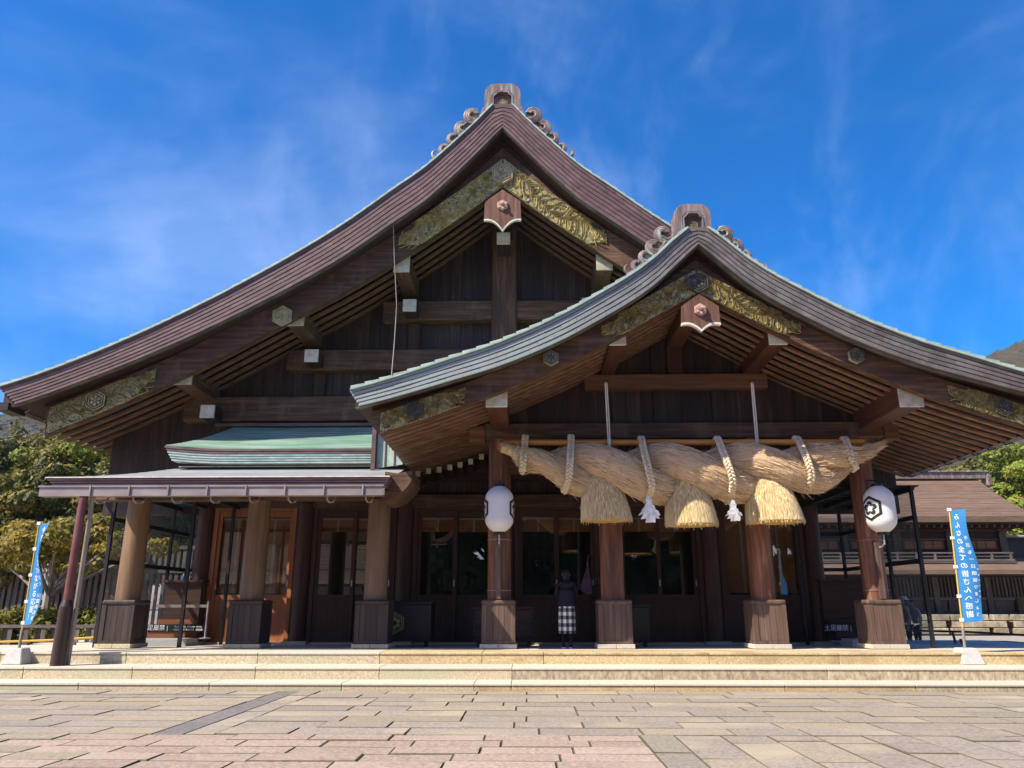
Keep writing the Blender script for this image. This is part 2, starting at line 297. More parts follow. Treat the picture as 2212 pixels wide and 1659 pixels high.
# ------------------------------------------------------------------ object helpers
WPOS = {}
def wpos(o): return WPOS.get(o.name, Vector((0, 0, 0))) if o else Vector((0, 0, 0))
def props(o, label=None, cat=None, group=None, kind=None):
    if label: o['label'] = label
    if cat: o['category'] = cat
    if group: o['group'] = group
    if kind: o['kind'] = kind
    return o
def empty(name, loc, parent=None, label=None, cat=None, group=None, kind=None):
    o = bpy.data.objects.new(name, None); COL.objects.link(o)
    o.empty_display_size = 0.2
    loc = Vector(loc)
    if parent: o.parent = parent
    o.location = loc - wpos(parent)
    WPOS[o.name] = loc
    return props(o, label, cat, group, kind)
class B:
    """collects geometry in world coordinates"""
    def __init__(s): s.v = []; s.f = []; s.uv = None
    def add(s, vs, fs):
        k = len(s.v); s.v += [tuple(v) for v in vs]; s.f += [tuple(i + k for i in f) for f in fs]; return s
    def box(s, x0, x1, y0, y1, z0, z1):
        if x0 > x1: x0, x1 = x1, x0
        if y0 > y1: y0, y1 = y1, y0
        if z0 > z1: z0, z1 = z1, z0
        return s.add([(x0,y0,z0),(x1,y0,z0),(x1,y1,z0),(x0,y1,z0),(x0,y0,z1),(x1,y0,z1),(x1,y1,z1),(x0,y1,z1)],
                     [(0,3,2,1),(4,5,6,7),(0,1,5,4),(1,2,6,5),(2,3,7,6),(3,0,4,7)])
    def prism(s, pts, y0, y1):
        """polygon in XZ extruded along Y"""
        n = len(pts)
        a = sum(pts[i][0]*pts[(i+1)%n][1]-pts[(i+1)%n][0]*pts[i][1] for i in range(n))
        if a < 0: pts = pts[::-1]
        vs = [(x, y0, z) for x, z in pts] + [(x, y1, z) for x, z in pts]
        fs = [tuple(range(n)), tuple(range(2*n-1, n-1, -1))]
        for i in range(n):
            j = (i+1) % n; fs.append((j, i, i+n, j+n))
        return s.add(vs, fs)
    def ribbon(s, top, bot, y0, y1):
        """strip between two XZ polylines of equal length, extruded along Y (closed solid)"""
        n = len(top)
        vs = []
        for (a, b) in zip(top, bot):
            vs += [(a[0], y0, a[1]), (b[0], y0, b[1]), (b[0], y1, b[1]), (a[0], y1, a[1])]
        fs = []
        for i in range(n-1):
            k = 4*i
            fs += [(k, k+1, k+5, k+4), (k+1, k+2, k+6, k+5), (k+2, k+3, k+7, k+6), (k+3, k, k+4, k+7)]
        fs += [(3, 2, 1, 0), (4*n-4, 4*n-3, 4*n-2, 4*n-1)]
        return s.add(vs, fs)
    def beam(s, p0, p1, w, h, up=(0, 0, 1)):
        p0 = Vector(p0); p1 = Vector(p1); d = (p1-p0).normalized(); up = Vector(up)
        r = d.cross(up)
        if r.length < 1e-4: r = d.cross(Vector((0, 1, 0)))
        r.normalize(); u = r.cross(d)
        vs = []
        for p in (p0, p1):
            for a, b in ((-1,-1),(1,-1),(1,1),(-1,1)): vs.append(p + r*a*w/2 + u*b*h/2)
        return s.add(vs, [(0,3,2,1),(4,5,6,7),(0,1,5,4),(1,2,6,5),(2,3,7,6),(3,0,4,7)][0:0] + [(0,1,2,3),(7,6,5,4),(0,4,5,1),(1,5,6,2),(2,6,7,3),(3,7,4,0)])
    def tube(s, pts, rad, n=8, cap=True):
        pts = [Vector(p) for p in pts]
        rads = rad if isinstance(rad, (list, tuple)) else [rad]*len(pts)
        vs = []; ref = Vector((0.13, 0.2, 1)).normalized()
        prev = None
        for i, p in enumerate(pts):
            d = (pts[min(i+1, len(pts)-1)] - pts[max(i-1, 0)]).normalized()
            if prev is None:
                u = d.cross(ref)
                if u.length < 0.05: u = d.cross(Vector((1, 0, 0)))
                u.normalize()
            else:
                u = prev - d*prev.dot(d)
                u.normalize()
            prev = u; w = d.cross(u)
            for k in range(n):
                a = 2*PI*k/n; vs.append(p + (u*math.cos(a) + w*math.sin(a))*rads[i])
        fs = []
        for i in range(len(pts)-1):
            for k in range(n):
                a = i*n+k; b = i*n+(k+1) % n; fs.append((a, b, b+n, a+n))
        if cap:
            fs.append(tuple(range(n-1, -1, -1))); m = (len(pts)-1)*n; fs.append(tuple(range(m, m+n)))
        return s.add(vs, fs)
    def lathe(s, c, prof, n=20):
        """prof: (r, z) from bottom to top around vertical axis at c"""
        vs = []
        for r, z in prof:
            for k in range(n):
                a = 2*PI*k/n; vs.append((c[0]+r*math.cos(a), c[1]+r*math.sin(a), z))
        fs = []
        for i in range(len(prof)-1):
            for k in range(n):
                a = i*n+k; b = i*n+(k+1) % n; fs.append((a, b, b+n, a+n))
        fs.append(tuple(range(n-1, -1, -1))); m = (len(prof)-1)*n; fs.append(tuple(range(m, m+n)))
        return s.add(vs, fs)
    def mesh(s, name, mt, origin=(0, 0, 0), smooth=False):
        o = Vector(origin)
        me = bpy.data.meshes.new(name)
        me.from_pydata([(v[0]-o.x, v[1]-o.y, v[2]-o.z) for v in s.v], [], s.f)
        if mt: me.materials.append(mt)
        if smooth:
            me.polygons.foreach_set('use_smooth', [True]*len(me.polygons))
            try: me.set_sharp_from_angle(angle=math.radians(40))
            except Exception: pass
        me.update()
        return me
    def build(s, name, mt, parent=None, smooth=False, bevel=0, label=None, cat=None, group=None, kind=None, origin=None):
        if origin is None:
            xs = [v[0] for v in s.v]; ys = [v[1] for v in s.v]; zs = [v[2] for v in s.v]
            origin = ((min(xs)+max(xs))/2, (min(ys)+max(ys))/2, min(zs))
        me = s.mesh(name, mt, origin, smooth)
        o = place(name, me, origin, parent)
        if bevel: add_bevel(o, bevel)
        return props(o, label, cat, group, kind)
def place(name, me, loc, parent=None, rot=None, scale=None):
    o = bpy.data.objects.new(name, me); COL.objects.link(o)
    loc = Vector(loc)
    if parent: o.parent = parent
    o.location = loc - wpos(parent)
    if rot: o.rotation_euler = rot
    if scale: o.scale = scale
    WPOS[o.name] = loc
    return o
def add_bevel(o, w, seg=1):
    b = o.modifiers.new('bevel', 'BEVEL'); b.width = w; b.segments = seg; b.limit_method = 'ANGLE'; b.angle_limit = math.radians(40)
def bx(name, x0, x1, y0, y1, z0, z1, mt, parent=None, bevel=0, **k):
    return B().box(x0, x1, y0, y1, z0, z1).build(name, mt, parent, bevel=bevel, **k)
# ================================================================== THE SETTING: ground, paving, steps
def slab_mesh(name, w, d, h=0.05, seed=0):
    r = random.Random(seed); c = 0.010
    b = B(); j = lambda: r.uniform(-0.006, 0.006)
    x, y = w/2, d/2
    lo = [(-x,-y,-h),(x,-y,-h),(x,y,-h),(-x,y,-h)]
    mi = [(-x+j(),-y+j(),-c),(x+j(),-y+j(),-c),(x+j(),y+j(),-c),(-x+j(),y+j(),-c)]
    hi = [(a*(1-2*c/w)+0, b_*(1-2*c/d), r.uniform(-0.003, 0.002)) for a, b_ in ((-x,-y),(x,-y),(x,y),(-x,y))]
    b.add(lo+mi+hi, [(0,1,5,4),(1,2,6,5),(2,3,7,6),(3,0,4,7),(4,5,9,8),(5,6,10,9),(6,7,11,10),(7,4,8,11),(8,9,10,11)])
    return b
GROUND_Z = -0.06
g = B(); g.add([(-900,-300,GROUND_Z),(900,-300,GROUND_Z),(900,1500,GROUND_Z),(-900,1500,GROUND_Z)], [(0,1,2,3)])
g.build('ground', M_GRAVEL, kind='structure')
pav = empty('pavement', (0, 10, 0), kind='structure')
bed = bx('joint_bed', -16, 16, 1.0, 14.33, -0.05, -0.022, M_JOINT, pav)
XD0 = PZ(370, 1588, 0).x; XD1 = PZ(618, 1499, 0).x      # drain strip, runs away from the viewer
XDR = (XD0 + XD1)/2
drain_x = (XDR - 0.27, XDR + 0.10)
Y_SPLIT = 9.55
def slab(x0, x1, y0, y1, mt, dz=0.0, store=None):
    g_ = 0.0035; gy = RND.uniform(0.004, 0.008)
    w, d = x1-x0-2*g_-RND.uniform(0, .004), y1-y0-2*gy
    if w < 0.06 or d < 0.06: return
    b = slab_mesh('s', w, d, seed=RND.random())
    z = RND.uniform(-0.006, 0.006) + dz
    cx, cy = (x0+x1)/2, (y0+y1)/2
    if store is not None:
        store.add([(v[0]+cx, v[1]+cy, v[2]+z) for v in b.v], b.f); return
    me = b.mesh('paving_stone', mt, (0, 0, 0)); me.materials.append(M_JOINT)
    for i_ in range(8): me.polygons[i_].material_index = 1
    place('paving_stone', me, (cx, cy, z), pav, rot=(RND.uniform(-.003,.003), RND.uniform(-.002,.002), 0))
def seen(cx, cy):      # roughly inside the photograph's view
    return abs(cx) < 0.72*cy + 0.8 and cy > 7.4
rest = {k: B() for k in ('g', 'y', 'r', 'b')}
mk = {'g': M_PAV, 'y': M_PAVY, 'r': M_PAVR, 'b': M_PAVG}
def put(x0, x1, y0, y1, k):
    v = seen((x0+x1)/2, (y0+y1)/2) or seen(x0, y1) or seen(x1, y1)
    slab(x0, x1, y0, y1, mk[k], store=None if v else rest[k])
# far band of grey slabs (rows run left-right)
rows = []; y = 14.31
while y > Y_SPLIT + 0.05:
    h = 0.53 if y - 0.53 > Y_SPLIT else y - Y_SPLIT
    rows.append((y-h, y)); y -= h
for i, (y0, y1) in enumerate(rows):
    for side in (0, 1):
        xa, xb = (-15.5, drain_x[0]-0.0) if side == 0 else (drain_x[1]+0.36, 15.5)
        x = xa - RND.uniform(0, 0.8) if side == 0 else xa
        while x < xb:
            w = RND.choice((0.85, 1.05, 1.2, 1.35, 1.55))
            x2 = min(x+w, xb)
            if xb - x2 < 0.35: x2 = xb
            k = 'y' if RND.random() < (0.30 if side == 0 else 0.12) else ('b' if RND.random() < 0.2 else 'g')
            if i == 0 and side == 0 or (side == 0 and i == 1):
                k = 'g'
            if not (side == 0 and i == 1 and x2 > -99): put(x, x2, y0, y1, k)
            else: put(x, x2, y0, y1-0.22, k)
            x = x2
# the narrow slabs right of the drain strip and the drain itself
y = Y_SPLIT
while y < 14.3:
    y2 = min(y + RND.choice((0.9, 1.1, 1.3)), 14.31)
    put(drain_x[1], drain_x[1]+0.36, y, y2, 'g'); y = y2
y = Y_SPLIT
while y < 14.3:
    y2 = min(y + 1.0, 14.31)
    bx('drain_cover', drain_x[0]+.01, drain_x[1]-.01, y+.006, y2-.006, -0.05, -0.002, M_DRAIN, pav, bevel=0.004); y = y2
x = -15.5
yy1 = rows[1][1]
while x < drain_x[0]:
    x2 = min(x+1.5, drain_x[0])
    bx('drain_cover', x+.006, x2-.006, yy1-0.21, yy1-.006, -0.05, -0.002, M_DRAIN, pav, bevel=0.004); x = x2
bx('paving_stone', PZ(1130,1518,0).x-0.7, PZ(1130,1518,0).x+0.55, rows[2][0]+.02, rows[2][0]+.40, -0.03, 0.006, M_TREAD, pav, label='pale replaced paving slab') if False else None
# near band: pink slabs on the left, long slabs running away on the right
XB = PZ(1378, 1585, 0).x; 
XB = (PZ(1378,1585,0).x + PZ(1436,1655,0).x)/2
rowh = 0.40
n = 0; y = Y_SPLIT
while y > 1.2:
    y0 = y - rowh
    x = XB; n += 1
    first = RND.choice((0.45, 0.8, 1.0)) if n % 2 else RND.choice((0.6, 0.95))
    while x > -15.5:
        w = first if first else RND.choice((0.75, 0.9, 0.95, 1.05)); first = None
        put(x-w, x, y0, y, 'r' if RND.random() < 0.93 else 'y'); x -= w
    y = y0
y = Y_SPLIT
while y > 1.2:
    y0 = y - RND.choice((1.1, 1.5)); put(XB, XB+0.40, y0, y, 'b'); y = y0
x = XB + 0.40
while x < 15.5:
    y = Y_SPLIT - RND.choice((0, 0.0, 0.35, 0.5)); 
    if y < Y_SPLIT: put(x, x+0.53, y, Y_SPLIT, RND.choice('gyb'))
    while y > 1.2:
        y0 = y - RND.choice((0.6, 0.9, 1.2, 1.4)); put(x, x+0.53, y0, y, RND.choice(('g','g','y','b','g'))); y = y0
    x += 0.53
for k, b in rest.items():
    if b.v: b.build('outer_paving', mk[k], pav, kind='stuff')

# steps: three courses of long granite blocks
STEPS = [(14.33, 15.05, 0.0, 0.127), (15.0, 15.86, 0.0, 0.342), (15.8, 16.75, 0.0, 0.558)]
st = empty('stone_steps', (0, 15, 0), kind='structure')
XO0, XO1 = -0.30, 9.1
joints = [[-13.6,-10.95,-7.95,-5.62,-3.28,-0.95,XO0,2.2,4.45,6.7,XO1-.35,11.2,13.6],
          [-13.6,-9.4,-7.35,-5.05,-2.75,XO0,2.45,5.45,XO1,11.5,13.6],
          [-13.6,-10.4,-7.9,-5.3,-2.9,-0.9,XO0+.6,3.5,6.0,8.6,11.0,13.6]]
for i, (y0, y1, z0, z1) in enumerate(STEPS):
    js = joints[i]
    for a, b_ in zip(js, js[1:]):
        och = a >= XO0-0.7 and b_ <= XO1+0.01 or (i == 2 and a > -3 and a < 9)
        g_ = 0.0035
        o = bx('step_stone', a+g_, b_-g_, y0, y1-0.003*i, -0.02, z1 - 0.045, (M_STONEO if i == 2 else M_STONED if RND.random() < .7 else M_STONEO) if och else M_STONEC, st, bevel=0.008)
        bx('step_tread', a+g_, b_-g_, y0-0.018, y1-0.003*i, z1-0.043, z1, M_TREAD if not (och and i == 2) else M_STONEO, st, bevel=0.008)
# porch floor, falling slightly towards the hall wall
pl = empty('porch_floor', (0, 19, 0.5), kind='structure')
def floor_z(y): return 0.558 if y < 17.0 else lerp(0.558, 0.455, min(1, (y-17.0)/4.4))
xs = frange(-13.6, 13.6, 20)
for r_, (ya, yb) in enumerate(((16.75, 18.0), (18.0, 19.3), (19.3, 20.6), (20.6, 21.9), (21.9, 24.5))):
    for a, b_ in zip(xs, xs[1:]):
        o = 0.68*(r_ % 2)
        bb = B(); za, zb = floor_z(ya), floor_z(yb); g_ = 0.004
        bb.add([(a+o+g_,ya+g_,0.0),(b_+o-g_,ya+g_,0.0),(b_+o-g_,yb-g_,0.0),(a+o+g_,yb-g_,0.0),
                (a+o+g_,ya+g_,za),(b_+o-g_,ya+g_,za),(b_+o-g_,yb-g_,zb),(a+o+g_,yb-g_,zb)],
               [(0,3,2,1),(4,5,6,7),(0,1,5,4),(1,2,6,5),(2,3,7,6),(3,0,4,7)])
        bb.build('floor_stone', M_TREAD, pl)
bx('floor_base', -13.6, 14.3, 16.75, 24.5, 0.0, 0.44, M_JOINT, pl)

# ================================================================== THE HALL
AX = -0.65          # axis of the main gable
AP = 3.60           # axis of the porch gable
YW = 21.6           # hall wall
YC = 17.6           # column plane
hall = empty('shrine_hall', (0, 20, 0.5), label='large dark timber shrine hall with two sweeping gables, the smaller one in front', cat='shrine')
def roof_curve(pts): return curve(pts)
TM = curve([(0.30,15.47),(0.78,14.90),(1.37,14.27),(2.19,13.45),(3.06,12.76),(4.38,11.70),(5.77,10.74),(7.19,9.86),(8.4,9.17),(9.6,8.54),(10.86,7.94),(12.2,7.38),(13.27,7.01)])
THM = curve([(0,1.0),(2,1.05),(4,1.0),(6,0.90),(8,0.80),(11,0.66),(13.3,0.62)])
BBM = curve([(0,12.88),(0.9,12.15),(1.85,11.42),(3.1,10.52),(4.4,9.68),(5.8,8.87),(7.2,8.05),(8.76,7.18),(10.6,6.30),(12.2,5.64)])
BHM = curve([(0,0.96),(3,0.88),(7,0.78),(12.2,0.74)])
TP = curve([(0.22,9.13),(0.55,8.85),(0.91,8.50),(1.4,8.12),(2.03,7.72),(3.0,7.16),(4.2,6.61),(5.2,6.26),(6.35,5.87),(7.2,5.62)])
THP = curve([(0,0.60),(3,0.54),(5,0.47),(7.2,0.385)])
BBP = curve([(0,7.72),(0.8,7.27),(1.5,6.87),(2.2,6.50),(3.3,5.98),(4.2,5.58),(5.0,5.27),(6.0,4.92),(6.65,4.71)])
BHP = curve([(0,0.56),(3,0.50),(6.65,0.44)])
mg = empty('main_gable', (AX, 19.2, 13), hall)
pg = empty('porch_gable', (AP, 14.8, 8), hall)

def profile(f, u0, u1, n, ax, s):
    return [(ax + s*u, f(u)) for u in frange(u0, u1, n)]
def roof(par, ax, T, TH, BB, BH, flat, utip, ubarge, yf, yb, yback, ncourse, tilelen, mcourse, mtop, medge, rafter, ywall, mbarge, mraft):
    lim = 300
    tiles = []
    # verge courses made of single copper tiles; each course a little behind the one above it
    for s in (-1, 1):
        for c in range(ncourse):
            t0, t1 = c/ncourse, (c+1)/ncourse
            yk = yf + 0.011*c
            tip = utip - 0.045*(c)*TH(utip)/0.4
            # arc-length stepping
            us = [0.0 if c else 0.0]
            u = 0.0
            u += tilelen*(0.5 if c % 2 else 1.0)*0.8
            while u < tip - tilelen*0.5:
                us.append(u)
                du = 0.01; sl = (T(u+du)-T(u))/du
                u += tilelen/math.sqrt(1+sl*sl)
            us.append(tip)
            for a, b_ in zip(us, us[1:]):
                g_ = 0.002
                def zz(u, t):
                    # the ridge is flat on top and rounds down to the pointed soffit line
                    top = T(max(u, flat)); bot = Tb(u)
                    if u < flat*2.2:
                        k = 1-u/(flat*2.2)
                        top = min(top, T(flat))
                    return lerp(top, bot, t)
                Tb = lambda u: bot_line(u, T, TH, flat)
                m_ = (a+b_)/2
                ptsx = [a+g_*(a > 0), m_, b_-g_] if (b_-a) > 0.35 or a < 1.2 else [a+g_*(a > 0), b_-g_]
                if a < flat < b_: ptsx = sorted(set([a+g_*(a>0), flat, b_-g_]))
                top = [(ax+s*u_, zz(u_, t0)-0.012*(1 if c else 0)) for u_ in ptsx]
                bot = [(ax+s*u_, zz(u_, t1)+0.004) for u_ in ptsx]
                tiles.append((a, s, c, top, bot, yk))
    tiles.sort(key=lambda t: t[0])
    stuff = B()
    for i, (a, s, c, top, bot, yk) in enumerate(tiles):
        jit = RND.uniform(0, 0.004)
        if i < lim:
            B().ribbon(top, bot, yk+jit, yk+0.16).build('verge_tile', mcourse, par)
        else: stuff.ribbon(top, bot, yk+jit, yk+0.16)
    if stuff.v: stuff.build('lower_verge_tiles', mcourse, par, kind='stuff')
    for s in (-1, 1):
        N_ = 40
        us = frange(0, utip-0.10, N_)
        # body of the roof behind the tiles
        top = [(ax+s*u, T(max(u, flat))-0.03) for u in us]
        bot = [(ax+s*u, bot_line(u, T, TH, flat)+0.02) for u in us]
        B().ribbon(top, bot, yf+0.10, yback).build('roof_body', dark('x'), par)
        es = [(ax+s*u, bot_line(u, T, TH, flat)+0.035) for u in us]; B().ribbon(es, [(x, z-0.05) for x, z in es], yf+0.105, yf+0.23).build('edge_strip', M_CUE, par)
        # copper skin on top, in stepped courses down the slope
        sk = B(); k = 0; u = 0.0
        while u < utip:
            du = 0.30
            u2 = min(u+du, utip+0.0)
            z0 = T(max(u, flat)) ; z1 = T(max(u2, flat))
            sk.ribbon([(ax+s*u, z0+0.022), (ax+s*(u2+0.02), z1+0.045)], [(ax+s*u, z0-0.01), (ax+s*(u2+0.02), z1+0.0)], yf+0.34, yback-0.02*(k % 2))
            u = u2; k += 1
        sk.build('copper_roofing', mtop, par, kind='stuff')
        # row of edge tiles along the verge
        u = flat+0.02; cnt = 0
        while u < utip-0.05:
            du = 0.01; sl = (T(u+du)-T(u))/du
            u2 = u+0.29/math.sqrt(1+sl*sl)
            if u2 > utip: u2 = utip
            B().ribbon([(ax+s*u, T(u)+0.035), (ax+s*(u2-0.01), T(u2-0.01)+0.062)], [(ax+s*u, T(u)+0.004), (ax+s*(u2-0.01), T(u2-0.01)+0.004)], yf-0.03, yf+0.33).build('verge_cap_tile', M_PATL, par)
            u = u2
        # thin bright drip edge under the caps
        e0 = [(ax+s*u, T(u)+0.003) for u in frange(flat, utip, 40)]
        e1 = [(x, z-0.03) for x, z in e0]
        B().ribbon(e0, e1, yf-0.045, yf+0.02).build('drip_edge', M_PATL, par)
        # recessed timber board under the verge tiles
        un = frange(0, ubarge+0.12, 30)
        rt = [(ax+s*u, bot_line(u, T, TH, flat)+0.03) for u in un]
        rb = [(ax+s*u, BB(u)+BH(u)*0.93) for u in un]
        B().ribbon(rt, rb, yb+0.10, yb+0.24).build('verge_underboard', dark('x'), par)
        rm_ = [(x, lerp(z, z2, 0.42)) for (x, z), (_, z2) in zip(rt, rb)]
        rm2 = [(x, z2+0.002) for (x, z2) in rb]
        B().ribbon(rm_, rm2, yb+0.04, yb+0.102).build('verge_moulding', mbarge, par)
        # bargeboard
        un = frange(0, ubarge, 34)
        bt = [(ax+s*u, BB(u)+BH(u)) for u in un]; bb_ = [(ax+s*u, BB(u)) for u in un]
        bb_[-1] = (bb_[-1][0]-s*0.08, bb_[-1][1])
        B().ribbon(bt, bb_, yb, yb+0.19).build('bargeboard', mbarge, par)
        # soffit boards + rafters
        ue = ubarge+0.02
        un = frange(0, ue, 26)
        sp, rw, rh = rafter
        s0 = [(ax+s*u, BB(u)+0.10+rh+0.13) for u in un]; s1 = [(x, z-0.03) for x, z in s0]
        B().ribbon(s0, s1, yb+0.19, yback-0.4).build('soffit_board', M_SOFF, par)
        f0 = [(0, 0)]
        rb_ = B().ribbon([(s*u, BB(u)+0.10+rh-8) for u in un], [(s*u, BB(u)+0.10-8) for u in un], -rw/2, rw/2)
        me = rb_.mesh('rafter', mraft, (0, 0, 0))
        y_ = yb+0.19+0.10+rw/2
        while y_ < yback-0.5:
            place('rafter', me, (ax, y_, 8), par); y_ += sp
        bx('fascia_board', ax+s*(ue-0.10), ax+s*(ue-0.05), yb+0.20, yback-0.45, BB(ue)+0.24+rh, BB(ue)+0.40+rh, dark('y'), par)
def bot_line(u, T, TH, flat):
    # lower line of the verge: pointed at the ridge
    base = T(max(u, flat*1.0)) - TH(u)
    if u < flat*3:
        uu = flat*3
        z1 = T(uu)-TH(uu); du = 0.02; sl = ((T(uu+du)-TH(uu+du))-z1)/du
        return z1 + sl*(u-uu)*1.0
    return base
KM, KP = 18.8/19.2, 14.6/14.8
def near(T, TH, k): return (lambda u: 1.4+(T(u/k)-1.4)*k), (lambda u: TH(u/k)*k)
TM, THM = near(TM, THM, KM); TP, THP = near(TP, THP, KP)
roof(mg, AX, TM, THM, BBM, BHM, 0.28*KM, 13.25*KM, 12.05, 18.76, 19.38, 34.0, 7, 0.62, M_CU, M_PAT, M_CUE, (0.42, 0.155, 0.07), YW, mid('x'), RAFM)
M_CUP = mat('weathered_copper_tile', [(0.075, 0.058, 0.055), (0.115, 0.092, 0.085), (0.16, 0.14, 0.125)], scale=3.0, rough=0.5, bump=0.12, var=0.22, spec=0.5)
def add_left_tint(m):
    """mixes a pale grey-green into the base colour towards the left eave"""
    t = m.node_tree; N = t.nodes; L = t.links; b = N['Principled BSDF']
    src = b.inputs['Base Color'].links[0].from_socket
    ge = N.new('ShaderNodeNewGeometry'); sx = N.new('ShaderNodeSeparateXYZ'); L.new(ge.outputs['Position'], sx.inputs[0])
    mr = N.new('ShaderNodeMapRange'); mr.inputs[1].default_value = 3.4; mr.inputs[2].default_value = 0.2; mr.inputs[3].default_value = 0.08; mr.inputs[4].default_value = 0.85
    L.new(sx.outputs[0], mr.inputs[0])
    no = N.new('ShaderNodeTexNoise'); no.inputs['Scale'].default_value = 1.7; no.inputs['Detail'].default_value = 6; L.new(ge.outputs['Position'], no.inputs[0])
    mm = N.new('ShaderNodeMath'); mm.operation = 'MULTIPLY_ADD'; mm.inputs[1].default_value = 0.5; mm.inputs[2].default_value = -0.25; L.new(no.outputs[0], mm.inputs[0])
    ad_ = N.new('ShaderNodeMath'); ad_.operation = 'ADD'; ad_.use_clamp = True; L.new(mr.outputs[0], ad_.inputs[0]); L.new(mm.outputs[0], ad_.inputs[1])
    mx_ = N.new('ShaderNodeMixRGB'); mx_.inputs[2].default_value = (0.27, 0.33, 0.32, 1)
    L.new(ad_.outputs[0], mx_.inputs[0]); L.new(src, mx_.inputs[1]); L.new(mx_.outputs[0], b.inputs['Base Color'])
add_left_tint(M_CUP)
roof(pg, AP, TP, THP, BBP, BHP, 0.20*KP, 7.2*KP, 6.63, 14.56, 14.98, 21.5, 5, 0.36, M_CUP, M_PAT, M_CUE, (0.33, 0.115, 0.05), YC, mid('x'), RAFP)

# ---- gilt scrollwork, hexagonal crests and pendants on the bargeboards
def hexpts(r, rot=PI/2): return [(r*math.cos(rot+i*PI/3), r*math.sin(rot+i*PI/3)) for i in range(6)]
def crest(par, x, z, y, R, ground, gold, name='crest'):
    e = empty(name, (x, y, z), hall)
    B().prism([(x+a, z+b) for a, b in hexpts(R)], y-0.05, y+0.02).build('crest_plate', ground, e)
    rr = B()
    for k, (ro, ri) in enumerate(((0.95, 0.86), (0.72, 0.63))):
        po, pi_ = hexpts(R*ro), hexpts(R*ri)
        for i in range(6):
            j = (i+1) % 6
            q_ = [po[i], po[j], pi_[j], pi_[i]]
            rr.prism([(x+a, z+b) for a, b in q_], y-0.075, y-0.045)
    rr.build('crest_ring', gold, e)
    fl = B()
    for i in range(6):
        a = PI/2+i*PI/3; c_, s_ = math.cos(a), math.sin(a)
        pet = [(0.10,0),(0.20,0.07),(0.32,0.13),(0.44,0.12),(0.50,0.04),(0.46,0),(0.50,-0.04),(0.44,-0.12),(0.32,-0.13),(0.20,-0.07)]
        fl.prism([(x+R*(p*c_-q_*s_), z+R*(p*s_+q_*c_)) for p, q_ in pet], y-0.075, y-0.045)
    fl.prism([(x+0.09*R*math.cos(i*PI/4), z+0.09*R*math.sin(i*PI/4)) for i in range(8)], y-0.085, y-0.045)
    fl.build('crest_flower', gold if gold is not M_GOLDG or ground is not M_GOLD else M_GOLDL, e)
    return e
def flat_stroke(b, pts, wid, y0, y1):
    """raised tapering stroke in the XZ plane"""
    L_, R_ = [], []
    n = len(pts)
    for i in range(n):
        a = pts[max(i-1, 0)]; c = pts[min(i+1, n-1)]
        dx_, dz_ = c[0]-a[0], c[1]-a[1]; l = math.hypot(dx_, dz_) or 1
        nx, nz = -dz_/l, dx_/l; w = wid[i]/2
        L_.append((pts[i][0]+nx*w, pts[i][1]+nz*w)); R_.append((pts[i][0]-nx*w, pts[i][1]-nz*w))
    k = len(b.v); vs = []
    for l_, r_, p in zip(L_, R_, pts):
        vs += [(l_[0], y1, l_[1]), (p[0], y0, p[1]), (r_[0], y1, r_[1])]
    fs = []
    for i in range(n-1):
        a = 3*i
        fs += [(a, a+1, a+4, a+3), (a+1, a+2, a+5, a+4)]
    b.add(vs, fs)
